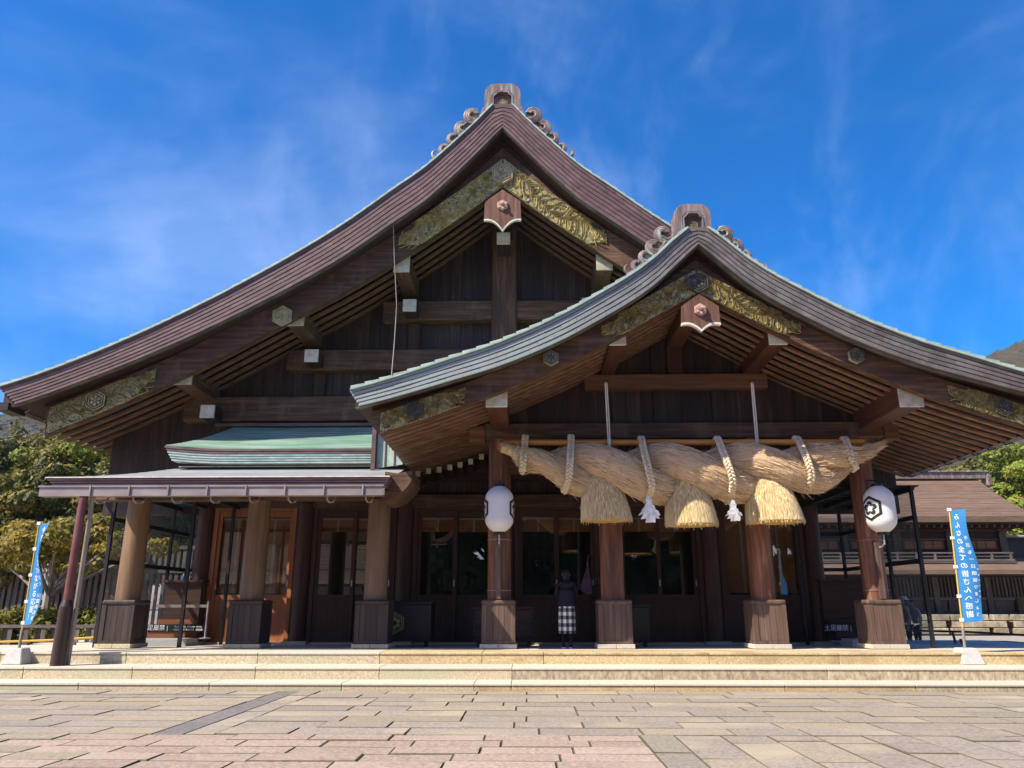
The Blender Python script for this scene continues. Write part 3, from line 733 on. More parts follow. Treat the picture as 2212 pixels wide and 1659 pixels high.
def scrolls(par, ax, s, BB, BH, u0, u1, yb, ground, gold, taper=True, hole=None):
    """acanthus scrolls: a waving stem with curled side leaves"""
    def P(u, v): return (ax+s*u, BB(u)+BH(u)*v)
    gp = B(); un = frange(u0, u1, 26)
    def vtop(t): return 0.985 if not taper or t < 0.62 else lerp(0.985, 0.66, ((t-0.62)/0.38)) if t < 0.9 else 0.80
    def vbot(t): return 0.02 if not taper or t < 0.80 else lerp(0.02, 0.55, (t-0.80)/0.20)
    if taper == 'tip':
        vtop = lambda t: 0.985; vbot = lambda t: 0.02
    tt = [i/26 for i in range(27)]
    top = [P(u, vtop(t)) for u, t in zip(un, tt)]; bot = [P(u, vbot(t)) for u, t in zip(un, tt)]
    gp.ribbon(top, bot, yb-0.014, yb+0.005)
    gp.build('metal_plate', M_GOLDP, par)
    sc = B(); L_ = u1-u0; H = BH((u0+u1)/2)
    per = H*0.95; n = max(2, int(L_/per))
    yy0, yy1 = yb-0.034, yb-0.012
    st_ = []
    for i in range(n*10+1):
        t = i/(n*10); u = u0+t*L_
        st_.append(P(u, 0.5+0.24*math.sin(t*n*PI)))
    flat_stroke(sc, st_, [0.045]*len(st_), yy0, yy1)
    r = random.Random(int(u0*10)+s)
    def leaf(p, ang, ln, curl, w):
        pts, wd = [], []
        a = ang; x_, z_ = p; m = 9
        for i in range(m):
            uu = min(max(s*(x_-ax), u0+.01), u1-.01); vv = (z_-BB(uu))/BH(uu); vv = min(max(vv, .05), .95)
            pts.append((ax+s*uu, BB(uu)+BH(uu)*vv)); t = i/(m-1)
            wd.append(w*(0.25+1.1*math.sin(PI*min(1, t*0.85+0.12))))
            x_ += math.cos(a)*ln/m; z_ += math.sin(a)*ln/m; a += curl/m*(0.4+1.8*t)
        flat_stroke(sc, pts, wd, yy0-0.01, yy1)
    m = n*20
    for i in range(m):
        t = (i+0.5)/m
        if t*L_ > L_-0.05: continue
        u = u0+t*L_; v = 0.5+0.24*math.sin(t*n*PI)
        p = P(u, v); p2 = P(u+0.05, v)
        base = math.atan2(p2[1]-p[1], p2[0]-p[0])
        for sd in (-1, 1):
            room = (vtop(t)-v if sd > 0 else v-vbot(t))*H
            ln = max(0.06, room*r.uniform(0.9, 1.9))
            if room < 0.06: continue
            out_ = sd*s
            leaf(p, base+out_*r.uniform(0.5, 1.35), ln, -out_*r.uniform(0.6, 3.0)*(1 if r.random() < .7 else -1), r.uniform(0.020, 0.036)*H/0.8+0.006)
    sc.build('scrollwork', gold, par)
for s in (-1, 1):
    scrolls(mg, AX, s, BBM, BHM, 0.02, 2.9, 19.365, M_GOLDG, M_GOLD)
    scrolls(pg, AP, s, BBP, BHP, 0.02, 2.05, 14.965, M_GOLDG, M_GOLD)
# lower ends: mirrored direction (ornament fades towards the ridge)
def rev(f, L0): return lambda u: f(L0-u)
for s in (-1, 1):
    scrolls(mg, AX+s*12.0, -s, rev(BBM, 12.0), rev(BHM, 12.0), 0.06, 2.75, 19.365, M_GOLDG, M_GOLD)
    scrolls(pg, AP+s*6.6, -s, rev(BBP, 6.6), rev(BHP, 6.6), 0.05, 1.75, 14.965, M_GOLDG, M_GOLD)
    crest(mg, AX+s*10.72, BBM(10.72)+BHM(10.72)*0.52, 19.345, 0.30, M_GOLDG, M_GOLD)
    crest(pg, AP+s*5.85, BBP(5.85)+BHP(5.85)*0.52, 14.945, 0.20, M_GOLDG, M_GOLDG)
    crest(mg, AX+s*5.98, BBM(5.98)+BHM(5.98)*0.30, 19.345, 0.30, M_GOLDL, M_GOLD)
    crest(pg, AP+s*3.1, BBP(3.1)+BHP(3.1)*0.48, 14.945, 0.175, M_GOLDL, M_GOLDG)
crest(mg, AX, PY(1083.5, 375.4, 19.3).z, 19.33, 0.34, M_GOLDL, M_GOLD)
crest(pg, AP, PY(1498, 611, 14.9).z, 14.935, 0.245, M_GOLDG, M_GOLDG)
def pendant(par, ax, zt, zsh, zb, zc, hw, hwb, y, R):
    e = empty('gable_pendant', (ax, y, zc), hall)
    n = 8
    lower = [(ax+hwb*(1-t), zb + (zc-zb)*(t**2.2) - (0.03*math.sin(PI*t))*-1) for t in [i/n for i in range(n+1)]]
    pts = [(ax, zt), (ax+hw, zsh)] + lower + [(2*ax-x, z) for x, z in lower[::-1]][1:] + [(ax-hw, zsh)]
    B().prism(pts, y-0.08, y).build('pendant_board', wood('pendant_timber', [(0.06,0.024,0.014),(0.14,0.062,0.04),(0.24,0.13,0.09)], 'z'), e)
    rim = B(); lo2 = lower + [(2*ax-x, z) for x, z in lower[::-1]][1:]
    rim.ribbon([(x, z+0.0) for x, z in lo2], [(x, z-0.05) for x, z in lo2], y-0.09, y+0.005)
    rim.build('pendant_rim', M_WHITE, e)
    zc_ = lerp(zsh, zb, 0.25)
    B().prism([(ax+a, zc_+b) for a, b in hexpts(R)], y-0.13, y-0.08).build('pendant_boss', mat('pale_pink_boss', [(0.36,0.22,0.17),(0.52,0.36,0.30)], scale=9, rough=.6), e, bevel=0.01)
    kb = B()
    for i in range(6):
        a = PI/2+i*PI/3
        c_ = (ax+R*0.55*math.cos(a), zc_+R*0.55*math.sin(a))
        kb.prism([(c_[0]+R*0.25*math.cos(k*PI/4), c_[1]+R*0.25*math.sin(k*PI/4)) for k in range(8)], y-0.16, y-0.13)
    kb.build('boss_petal', MATS['pale_pink_boss'], e)
    B().tube([(ax, y-0.13, zc_), (ax, y-0.26, zc_+0.02)], R*0.22, 8).build('boss_pin', MATS['pale_pink_boss'], e)
a_ = PY(1083, 410, 19.3).z; b_ = PY(1083, 437, 19.3).z; c_ = PY(1083, 474, 19.3).z; d_ = PY(1083, 497, 19.3).z
pendant(mg, AX, a_, b_+0.02, c_, d_, 0.50, 0.52, 19.36, 0.17)
a_ = PY(1498, 640, 15.0).z; b_ = PY(1498, 666, 15.0).z; c_ = PY(1498, 702, 15.0).z; d_ = PY(1498, 716, 15.0).z
pendant(pg, AP, a_, b_, c_, d_, 0.385, 0.40, 14.96, 0.14)

# ---- ridge ornaments
def ridge_ornament(par, ax, zb, S, y, T, yback):
    e = empty('ridge_end_ornament', (ax, y, zb), hall)
    half = [(0.58,-0.30),(0.50,-0.02),(0.455,0.0),(0.46,0.30),(0.44,0.52),(0.40,0.535),(0.385,0.60),(0.33,0.615),(0.315,0.66),(0.20,0.685),(0,0.69)]
    pts = [(ax+S*a, zb+S*b) for a, b in half] + [(ax-S*a, zb+S*b) for a, b in half[::-1]][1:]
    # face with a recessed panel: side jambs, lintel, back
    inn = [(0.27,-0.30),(0.27,0.34),(0.20,0.40),(0.17,0.46),(0,0.47)]
    L_ = [(ax-S*a, zb+S*b) for a, b in half]; I_ = [(ax-S*a, zb+S*b) for a, b in inn]
    B().prism(pts, y+0.10, y+0.42).build('ornament_back', M_ORN, e, bevel=0.01)
    for sg in (1, -1):
        o_ = [(ax+sg*S*a, zb+S*b) for a, b in half]; i_ = [(ax+sg*S*a, zb+S*b) for a, b in inn]
        B().prism(o_+i_[::-1], y-0.04, y+0.10).build('ornament_face', M_ORN, e, bevel=0.006)
        fr = [(ax+sg*S*(a-0.012), zb+S*(b-0.012)) for a, b in inn]; fr2 = [(ax+sg*S*(a-0.045*(a > 0)), zb+S*(b-0.045)) for a, b in inn]
        B().ribbon(fr, fr2, y-0.055, y+0.10).build('panel_frame', M_ORN, e)
    crest(e, ax, zb+S*0.12, y+0.10, 0.15*S, M_ORN, M_GOLD)
    # curled wave fins lying on each slope
    for sg in (1, -1):
        fin = empty('wave_fin', (ax+sg*S, y+0.1, zb), hall)
        def slope(u): return T(u)+0.05
        lobes = [(0.76, 0.52, 0.20), (0.99, 0.36, 0.20), (1.22, 0.28, 0.155), (1.44, 0.20, 0.13)]
        body = []
        us_ = frange(0.45*S, 2.02*S, 16)
        def hgt(u):
            k = u/S; h = 0
            for c, hh, rr_ in lobes:
                dd_ = (k-c)/rr_
                if abs(dd_) < 1: h = max(h, hh*0.62+rr_*0.95*math.sqrt(1-dd_*dd_))
            return h*S+0.05
        top = [(ax+sg*u, slope(u)+hgt(u)) for u in us_]; bot = [(ax+sg*u, slope(u)-0.05) for u in us_]
        B().ribbon(top, bot, y+0.06, y+0.20).build('fin_body', M_ORN, fin)
        for li, (c, hh, rr_) in enumerate(lobes):
            u = c*S; cz = slope(u)+hh*S*0.75; cx_ = ax+sg*u
            for ring in range(3 if li < 2 else 2):
                r0 = rr_*S*(1.0-0.27*ring)
                pp = []
                for i in range(13):
                    t = i/12
                    a = lerp(-0.5*PI, 0.86*PI-.1*ring, t) if li == 0 else lerp(-0.45*PI, 0.66*PI-.1*ring, t)
                    ang = a
                    rad = r0*(1.0 if t < 0.9 else 0.9)
                    xx = math.cos(ang)*rad; zz_ = math.sin(ang)*rad
                    pp.append((cx_+sg*xx, y+0.03-0.015*ring, cz+zz_))
                # tail sweeping back to the slope
                pp2 = []
                x_e, z_e = pp[0][0], pp[0][2]
                tx = ax+sg*(u-rr_*S*(1.2+0.1*ring)); tz = slope(abs(tx-ax))+0.03+0.05*ring
                tail = [(lerp(x_e, tx, t), y+0.03-0.015*ring, lerp(z_e, tz, t)-0.10*S*rr_/0.2*math.sin(PI*t)) for t in (0.25, 0.5, 0.75, 1.0)]
                seq = tail[::-1]+pp
                rads = [0.025*S+0.020*S*math.sin(PI*min(1, i/(len(seq)-1)+0.05)) for i in range(len(seq))]
                B().tube(seq, rads, 6).build('wave_ridge', M_ORN, fin, smooth=True)
        # tail hook
        u = 1.62*S; hk = []
        for i in range(9):
            a = lerp(-PI*0.6, PI*0.35, i/8); hk.append((ax+sg*(u+0.13*S*math.cos(a)), y+0.05, slope(u)+0.20*S+0.13*S*math.sin(a)))
        hk = [(ax+sg*(u-0.35*S), y+0.05, slope(u-0.35*S)+0.14*S)]+hk
        B().tube(hk, [0.035*S*k for k in (1,1.3,1.4,1.4,1.3,1.2,1.1,1,.8,.5)], 6).build('fin_tail', M_ORN, fin, smooth=True)
    bx('ridge_cap', ax-0.32*S, ax+0.32*S, y+0.42, yback+0.6, zb-0.35, zb+0.42*S, M_ORN, par)
zr = TM(0.3)
ridge_ornament(mg, AX, PY(1083, 229, 18.95).z-0.02, 1.14, 18.98, TM, 33.9)
ridge_ornament(pg, AP-0.03, PY(1495, 495, 14.85).z-0.02, 0.85, 14.82, TP, 18.6)
# ================================================================== gable walls, beams, purlins
def soff(f, u): return f(u)+0.17
gw = empty('main_gable_wall', (AX, YW, 8), hall)
x = AX-11.0
while x < AX+9.0:
    w = RND.choice((0.26, 0.31, 0.34)); x2 = x+w-0.008
    za = soff(BBM, abs(x-AX)); zb = soff(BBM, abs(x2-AX))
    if min(za, zb) > 5.9:
        d = RND.uniform(0, 0.018)
        B().prism([(x, 5.8), (x2, 5.8), (x2, zb+.2), (x, za+.2)], YW-0.03-d, YW+0.03).build('wall_plank', M_PLANK, gw)
    x += w
bx('wall_backing', AX-11.4, AX+11, YW+0.03, YW+0.15, 3.9, 6.6, M_PLANK, gw)
def tie(x0, x1, z0, z1, y0, y1, m, par, name='tie_beam'): return bx(name, x0, x1, y0, y1, z0, z1, m, par, bevel=0.015)
mir = lambda x: 2*AX-x
tie(-9.896, mir(-9.896), 6.535, 7.255, 21.22, 21.6, mid('x'), gw)
tie(-7.028, mir(-7.028), 8.061, 8.679, 21.24, 21.6, mid('x'), gw)
tie(-4.276, mir(-4.276), 9.588, 10.185, 21.22, 21.6, mid('x'), gw)
bx('king_post', -1.03, -0.28, 21.16, 21.6, 8.685, 13.0, mid('z'), gw, bevel=0.03)
for xx, z0, z1 in ((-3.37, 8.60, 9.60), (mir(-3.37), 8.60, 9.60), (-6.1, 7.25, 8.07), (mir(-6.1), 7.25, 8.07), (-0.65, 7.25, 8.07)):
    bx('short_post', xx-.19, xx+.19, 21.42, 21.6, z0, z1, dark('z'), gw, bevel=0.05)
def purlin(x0, x1, z0, h, y0, y1, wm, capm, name='purlin', cap=True):
    e = empty(name, ((x0+x1)/2, y0, z0), hall)
    bx('purlin_beam', x0, x1, y0+.01, y1, z0, z0+h, wm, e, bevel=0.012)
    if cap:
        bx('end_cap', x0-.012, x1+.012, y0-.012, y0+.05, z0-.012, z0+h, capm, e, bevel=0.008)
    return e
for s in (0, 1):
    f = (lambda a, b: (a, b)) if s == 0 else (lambda a, b: (mir(b), mir(a)))
    for (a, b, z, h) in ((-9.53, -9.03, 7.17, 0.55), (-6.58, -6.12, 8.835, 0.50), (-3.70, -3.27, 10.41, 0.52)):
        a2, b2 = f(a, b); purlin(a2, b2, z, h, 19.60, 21.6, mid('y'), M_GOLDL)
    for (a, b, z, h) in ((-9.124, -8.747, 6.492, 0.36), (-6.314, -5.944, 8.116, 0.36), (-3.565, -3.196, 9.632, 0.36)):
        a2, b2 = f(a, b)
        if s: a2, b2 = a2-0.28, b2-0.28
        purlin(a2, b2, z, h, 20.6, 21.6, dark('y'), M_WHITE, name='bracket_beam')
    for (a, b, z) in ((-9.70, -9.15, 6.50),): pass
purlin(-0.84, -0.47, 11.59, 0.36, 20.3, 21.6, dark('y'), M_WHITE, name='bracket_beam')
purlin(-0.92, -0.40, 12.15, 0.6, 19.7, 21.6, dark('y'), M_WHITE, name='ridge_purlin', cap=False)
# porch gable wall
pw = empty('porch_gable_wall', (AP, YC, 6), hall)
x = AP-4.55
while x < AP+4.5:
    w = RND.choice((0.30, 0.34, 0.37)); x2 = x+w-0.008
    za = soff(BBP, abs(x-AP)); zb = soff(BBP, abs(x2-AP))
    d = RND.choice((0, 0.012, 0.03))
    B().prism([(x, 5.2), (x2, 5.2), (x2, zb+.1), (x, za+.1)], YC+0.02-d, YC+0.07).build('wall_plank', M_PLANK, pw)
    x += w
tie(-0.98, 8.18, 5.146, 5.508, 17.34, 17.72, mid('x'), pw)
tie(1.36, 5.66, 6.335, 6.70, 17.38, 17.72, light('x'), pw)
bx('king_post', 3.36, 3.72, 17.50, 17.68, 6.70, 7.5, red('z'), pw, bevel=0.01)
bx('lower_beam', -0.64, 7.64, 17.50, 17.72, 4.37, 4.74, mid('x'), pw, bevel=0.015)
bx('column_head_block', -1.33, -0.98, 17.3, 17.8, 5.10, 5.44, light('x'), pw, bevel=0.01)
bx('column_head_block', 8.18, 8.50, 17.3, 17.8, 5.10, 5.44, light('x'), pw, bevel=0.01)
REDW = wood('red_brown_purlin_timber', [(0.035,0.012,0.007),(0.085,0.030,0.016),(0.15,0.060,0.032)], 'y', rough=0.5)
purlin(-0.837, -0.412, 5.38, 0.50, 15.28, 17.6, REDW, M_WHITE)
purlin(7.63, 8.09, 5.337, 0.50, 15.28, 17.6, REDW, M_WHITE)
purlin(1.752, 2.085, 6.71, 0.42, 15.28, 17.6, REDW, M_WHITE)
purlin(5.10, 5.465, 6.70, 0.42, 15.28, 17.6, REDW, M_WHITE)
purlin(3.38, 3.74, 7.40, 0.40, 15.28, 17.6, REDW, M_WHITE, name='ridge_purlin', cap=False)

# ================================================================== columns
COLX = [-8.944, -6.152, -3.387, -0.640, 1.873, 5.175, 7.642]
FZ = 0.558
def column(x, y, ztop, r, shaft, boxm, zsplit=None):
    c = empty('column', (x, y, FZ), hall)
    B().lathe((x, y), [(r*1.0, FZ+0.8), (r*1.0, (FZ+ztop)/2), (r*0.96, ztop)], 24).build('shaft', shaft, c, smooth=True)
    h = 0.36
    for dx_ in ((-1, 0), (0, 1)):
        bx('base_stone', x+dx_[0]*0.40+0.003, x+dx_[1]*0.40-0.003, y-0.40, y+0.40, FZ, FZ+0.09, M_STONEC if x < -1 else M_TREAD, c, bevel=0.008)
    bx('box_core', x-h+.035, x+h-.035, y-h+.035, y+h-.035, FZ+.09, FZ+.95, boxm, c)
    fr = B()
    for sx in (-1, 1):
        for sy in (-1, 1):
            fr.box(x+sx*h, x+sx*(h-.10), y+sy*h, y+sy*(h-.10), FZ+.092, FZ+.90)
    for sy in (-1, 1):
        fr.box(x-h+.10, x+h-.10, y+sy*h, y+sy*(h-.05), FZ+.092, FZ+.16)
        fr.box(y*0+x+sy*h, x+sy*(h-.05), y-h+.10, y+h-.10, FZ+.092, FZ+.16)
    fr.build('box_frame', boxm, c)
    n = 4; w = (2*h-.20)/n
    for i in range(n):
        a = x-h+.10+i*w
        bx('box_plank', a+.003, a+w-.003, y-h+.018, y-h+.04, FZ+.163, FZ+.90, boxm, c)
        for sx in (-1, 1):
            b_ = y-h+.10+i*w
            bx('box_plank', x+sx*(h-.018), x+sx*(h-.04), b_+.003, b_+w-.003, FZ+.163, FZ+.90, boxm, c)
    bx('box_lid', x-h-.012, x+h+.012, y-h-.012, y+h+.012, FZ+.902, FZ+1.0, boxm, c, bevel=0.03)
    return c
for i, x in enumerate(COLX):
    column(x, YC, 3.76 if i < 3 else 5.15, 0.26, M_COLTAN if i < 3 else M_COLRED, M_BOX if i < 3 else M_BOXR)
# lantern brackets strapped to the fourth and seventh column
vr = empty('veranda', (-6.5, 17.6, 3.8), hall)
bx('veranda_beam', -10.35, -3.05, 17.42, 17.78, 3.762, 4.02, mid('x'), vr, bevel=0.012)
for x in COLX: bx('cross_beam', x-.11, x+.11, 17.9, 21.3, 4.12, 4.45, mid('y'), vr, bevel=0.01)
# ================================================================== hall front wall with its sliding doors
fw = empty('front_wall', (AX, YW, 3), hall)
INX = [-8.944+2.781*i for i in range(7)]
PIL = wood('pillar_timber', [(0.022,0.009,0.006),(0.06,0.022,0.014),(0.12,0.045,0.028)], 'z', rough=0.5, spots=(1.6,(0.13,0.035,0.022),0.55,0.75,(1,1,0.2)))
for x in INX:
    B().lathe((x, 21.42), [(0.235, 0.5), (0.235, 6.0)], 20).build('pillar', PIL, fw, smooth=True)
    bx('pillar_stone', x-.33, x+.33, 21.05, 21.7, 0.40, 0.545, M_TREAD, fw, bevel=0.01)
bx('wall_beam', AX-9.2, AX+9.2, 21.32, 21.58, 4.80, 5.31, dark('x'), fw, bevel=0.012)
bx('wall_beam', AX-8.6, AX+8.6, 21.30, 21.58, 4.062, 4.42, mid('x'), fw, bevel=0.012)
x = AX-9.0
while x < AX+9.0:
    w = RND.choice((0.28, 0.33)); bx('wall_plank', x, x+w-.008, 21.56, 21.60, 4.0, 6.5, M_PLANK, fw); x += w
def door_leaf(par, x0, x1, y, fm, pm, full, zb=0.52, zt=3.98, lit=False):
    l_ = empty('sliding_door', ((x0+x1)/2, y, zb), hall)
    sw = 0.10
    fr = B()
    fr.box(x0, x0+sw, y-.03, y+.03, zb, zt); fr.box(x1-sw, x1, y-.03, y+.03, zb, zt)
    for za, zc in ((zb, zb+.10), (1.60, 1.73), (3.82, zt), (1.40, 1.46)):
        fr.box(x0+sw, x1-sw, y-.028, y+.028, za, zc)
    fr.build('door_frame', fm, l_)
    n = 3; w = (x1-x0-2*sw)/n
    for i in range(n):
        bx('door_board', x0+sw+i*w+.002, x0+sw+(i+1)*w-.002, y-.012, y+.012, zb+.10, 1.40, pm, l_)
    bx('door_board', x0+sw+.002, x1-sw-.002, y-.010, y+.012, 1.46, 1.60, pm, l_)
    bx('door_glass', x0+sw, x1-sw, y-.004, y+.004, 1.73, 3.82, M_GLASS, l_)
    zbl = 1.78 if full else 3.41
    bx('blind', x0+sw+.01, x1-sw-.01, y+.06, y+.07, zbl, 3.80, M_BLIND, l_)
    bx('blind_tape', x0+sw+.01, x1-sw-.01, y+.052, y+.06, 3.745, 3.80, M_TAPE, l_)
    xm = (x0+x1)/2
    bx('blind_tape', xm-.028, xm+.028, y+.050, y+.059, zbl, 3.745, M_TAPE, l_)
    bx('door_pull', x0+.03 if x0 > (x0+x1)/2 else x1-.07, x1-.04, y-.036, y-.03, 1.95, 2.12, M_STEEL, l_)
for i in range(6):
    xa, xb = INX[i]+.235, INX[i+1]-.235
    fm, pm = (orange('z'), orange('z')) if i == 0 else (red('z'), red('z'))
    bx('door_jamb', xa, xa+.12, 21.34, 21.56, 0.52, 4.06, fm, fw, bevel=.006); bx('door_jamb', xb-.12, xb, 21.34, 21.56, 0.52, 4.06, fm, fw, bevel=.006)
    bx('door_lintel', xa+.12, xb-.12, 21.34, 21.56, 3.985, 4.06, fm, fw)
    bx('sill_stone', xa-.2, xb+.2, 21.22, 21.62, 0.40, 0.515, M_TREAD, fw, bevel=.008)
    xm = (xa+xb)/2
    door_leaf(fw, xa+.12, xm+.04, 21.42, fm, pm, i in (0, 5)); door_leaf(fw, xm-.04, xb-.12, 21.50, fm, pm, i in (0, 5))
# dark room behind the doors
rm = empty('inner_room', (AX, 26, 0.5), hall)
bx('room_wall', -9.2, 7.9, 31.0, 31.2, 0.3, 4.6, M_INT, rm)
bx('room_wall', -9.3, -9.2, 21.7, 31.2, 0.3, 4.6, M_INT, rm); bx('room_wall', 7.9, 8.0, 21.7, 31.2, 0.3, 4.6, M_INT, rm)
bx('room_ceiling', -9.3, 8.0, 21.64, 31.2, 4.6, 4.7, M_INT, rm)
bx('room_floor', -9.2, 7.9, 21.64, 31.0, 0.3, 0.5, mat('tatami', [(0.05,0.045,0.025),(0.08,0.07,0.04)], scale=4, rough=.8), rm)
bx('side_wall', -9.25, -9.1, 21.6, 33.5, 0.3, 6.6, M_PLANK, fw); bx('side_wall', 7.8, 7.95, 21.6, 33.5, 0.3, 6.6, M_PLANK, fw)
lowt = None
for i, (x, y) in enumerate(((-4.6, 24), (-2.2, 24.2), (-0.3, 24.5), (1.3, 24), (3.5, 24.3), (5.2, 24.6))):
    t_ = empty('low_table', (x, y, 0.5), label='low pale offering table in the dark room behind the glass doors', cat='table', group='pale tables in the dark hall')
    bx('table_top', x-.45, x+.45, y-.2, y+.2, 1.42, 1.47, M_PAPER, t_)
    for a in (-.36, .36): bx('table_leg', x+a-.03, x+a+.03, y-.1, y+.1, 0.5, 1.42, M_PAPER, t_)

# ================================================================== veranda (pent) roof on the left
def rl(px, py, Y): return PY(px, py, Y)
def sheet(name, pts, th, m, par, **k):
    n = len(pts); b = B()
    b.add(list(pts)+[(p[0], p[1], p[2]-th) for p in pts], [tuple(range(n)), tuple(range(2*n-1, n-1, -1))]+[((i+1) % n, i, i+n, (i+1) % n+n) for i in range(n)])
    return b.build(name, m, par, **k)
# lower roof: stepped copper courses
YG = PZ(117, 1439, 0.342).y+0.12
def pz(py, Y=YG+.15, px=450): return PY(px, py, Y).z
zr0, zr1 = pz(1031), PY(600, 1008, 19.3).z
xE0, xE1 = PY(106, 1030, YG+.15).x, PY(838, 1030, YG+.15).x
n = 12
for i in range(n):
    t0, t1 = i/n, (i+1)/n
    y0, y1 = lerp(YG+.15, 19.6, t0), lerp(YG+.15, 19.6, t1)
    zz = lambda t: lerp(zr0, zr1, t*.8+.2*t*t)
    sheet('roof_course', [(lerp(xE0, -9.2, t0), y0, zz(t0)+.012), (lerp(xE1, -3.15, t0), y0, zz(t0)+.012), (lerp(xE1, -3.15, t1), y1+.03, zz(t1)+.012), (lerp(xE0, -9.2, t1), y1+.03, zz(t1)+.012)], 0.02, M_PATS, vr)
for k in range(4):
    z1 = zr0-.01-.046*k
    bx('eave_course', xE0-.02+.05*k, xE1+.02-.02*k, YG+.13+.02*k, YG+.5, z1-.043, z1, M_CU, vr)
bx('eave_trim', xE0-.05, xE1+.04, YG+.11, YG+.2, zr0-.008, zr0+.014, M_WHITE, vr)
zso = zr0-.26
sheet('eave_soffit', [(xE0+.25, YG+.2, zso), (xE1-.1, YG+.2, zso), (xE1-.1, 19.4, 4.06), (xE0+.4, 19.4, 4.06)], .03, mid('y'), vr)
xg0, xg1 = PY(92, 1058, YG).x, PY(829, 1058, YG).x
zg1, zg0 = PY(450, 1048, YG-.1).z, PY(450, 1069, YG-.1).z
gu = B()
gu.box(xg0, xg1, YG-.10, YG-.085, zg0, zg1-.035); gu.box(xg0, xg1, YG-.10, YG+.10, zg0-.015, zg0); gu.box(xg0, xg1, YG+.09, YG+.102, zg0, zg1-.035)
gu.box(xg0-.02, xg1+.02, YG-.125, YG-.08, zg1-.035, zg1)
gu.build('gutter', M_GUT, vr)
for i in range(9):
    x = PY(196+i*84, 1058, YG-.1).x
    if x > xg1: break
    bx('gutter_strap', x-.014, x+.014, YG-.135, YG-.10, zg0-.02, zg1+.004, M_GUT, vr)
    hk = [(x+.05, YG+.0, zg0-.01), (x+.05, YG, zg0-.09), (x+.07, YG+.1, zg0-.13), (x+.10, YG+.3, zg0-.10), (x+.12, YG+.45, zg0+.08)]
    B().tube(hk, 0.018, 6).build('gutter_hook', M_GUT, vr)
# upper roof against the gable wall
n = 14
for i in range(n):
    t0, t1 = i/n, (i+1)/n
    y0, y1 = lerp(19.0, 21.3, t0), lerp(19.0, 21.3, t1)
    zz = lambda t: 5.27+0.80*t+0.30*t*t
    pts = []
    xl0 = lerp(-9.2, -8.35, t0); xl1 = lerp(-9.2, -8.35, t1)
    lift = lambda x: 0.10*max(0, (-7.6-x)/1.6)**2
    xs_ = [0, .2, .45, 1.0]
    b = B()
    fr_ = []
    for (xl, yy, z) in ((xl0, y0, zz(t0)+.014), (xl1, y1+.03, zz(t1)+.014)):
        fr_.append([(lerp(xl, -3.3, q_), yy, z+lift(lerp(xl, -3.3, q_))) for q_ in xs_])
    m_ = len(xs_)
    vs = fr_[0]+fr_[1]+[(a, b_, c-.02) for a, b_, c in fr_[0]+fr_[1]]
    fs = []
    for k in range(m_-1):
        fs += [(k, k+1, k+1+m_, k+m_), (2*m_+k+1, 2*m_+k, 3*m_+k, 3*m_+k+1), (2*m_+k, 2*m_+k+1, k+1, k)]
    b.add(vs, fs).build('roof_course', M_PAT, vr)
for k in range(6):
    z1 = 5.262-.060*k
    L0 = -9.22+.035*k
    t_ = [(lerp(L0, -3.3, q_), z1+0.10*max(0, (-7.6-lerp(L0, -3.3, q_))/1.6)**2) for q_ in (0, .1, .2, .3, 1)]
    B().ribbon(t_, [(x, z-.055) for x, z in t_], 18.98+.015*k, 19.4).build('eave_course', M_PATL if k > 1 else M_CU, vr)
bx('upper_eave_wall', -8.75, -3.3, 19.35, 19.5, 4.80, 4.95, dark('x'), vr)
bx('pale_flashing', -8.95, -3.28, 19.30, 19.36, 4.86, 4.885, M_WHITE, vr)
bx('flashing', -8.9, -3.3, 21.12, 21.22, 6.36, 6.44, M_CU, vr)
bx('corner_flashing', PY(803,960,18.8).x, PY(812,960,18.8).x, 18.78, 18.86, 4.62, 6.02, M_CU, vr)
# green copper cheek of four tall triangular panels
cx0, cx1 = PY(813, 960, 18.9).x, PY(892, 960, 18.9).x
zb0 = PY(813, 1012, 18.9).z; zb1 = PY(892, 1000, 18.9).z; zt0 = PY(813, 938, 18.9).z+.5
for k in range(4):
    a, b_ = lerp(cx0, cx1, k/4), lerp(cx0, cx1, (k+1)/4)
    f_ = lambda x: lerp(zt0, zb1, (x-cx0)/(cx1-cx0)); g_ = lambda x: lerp(zb0, zb1, (x-cx0)/(cx1-cx0))
    B().prism([(a+.03, g_(a+.03)), (b_-.008, g_(b_)), (b_-.008, max(f_(b_), g_(b_)+.01)), (a+.03, f_(a))], 18.9, 18.93).build('cheek_panel', M_PATL, vr)
    B().prism([(a, g_(a)), (a+.028, g_(a)), (a+.028, f_(a)), (a, f_(a))], 18.88, 18.93).build('cheek_rib', M_CU, vr)
pp = [PY(a, b_, 16.2) for a, b_ in ((836,1022),(862,1026),(893,1020),(893,1040),(882,1056),(866,1070),(848,1080),(830,1084),(829,1060))]
B().prism([(p.x, p.z) for p in pp], 16.0, 17.3).build('curved_end_board', mid('x'), vr)
# white-tipped joist ends under the porch eave
for a, b_ in ((700,1208),(797,1180),(893,1168),(990,1148),(1082,1125),(1178,1095),(1275,1052)):
    p = PY((1300+a/2.37)/1.7676, (1300+b_/2.37)/1.7676, 20.0)
    bx('joist', p.x-.06, p.x+.06, 20.02, 21.3, p.z-.07, p.z+.07, dark('y'), fw)
    bx('joist_cap', p.x-.064, p.x+.064, 20.0, 20.02, p.z-.074, p.z+.074, M_WHITE, fw)
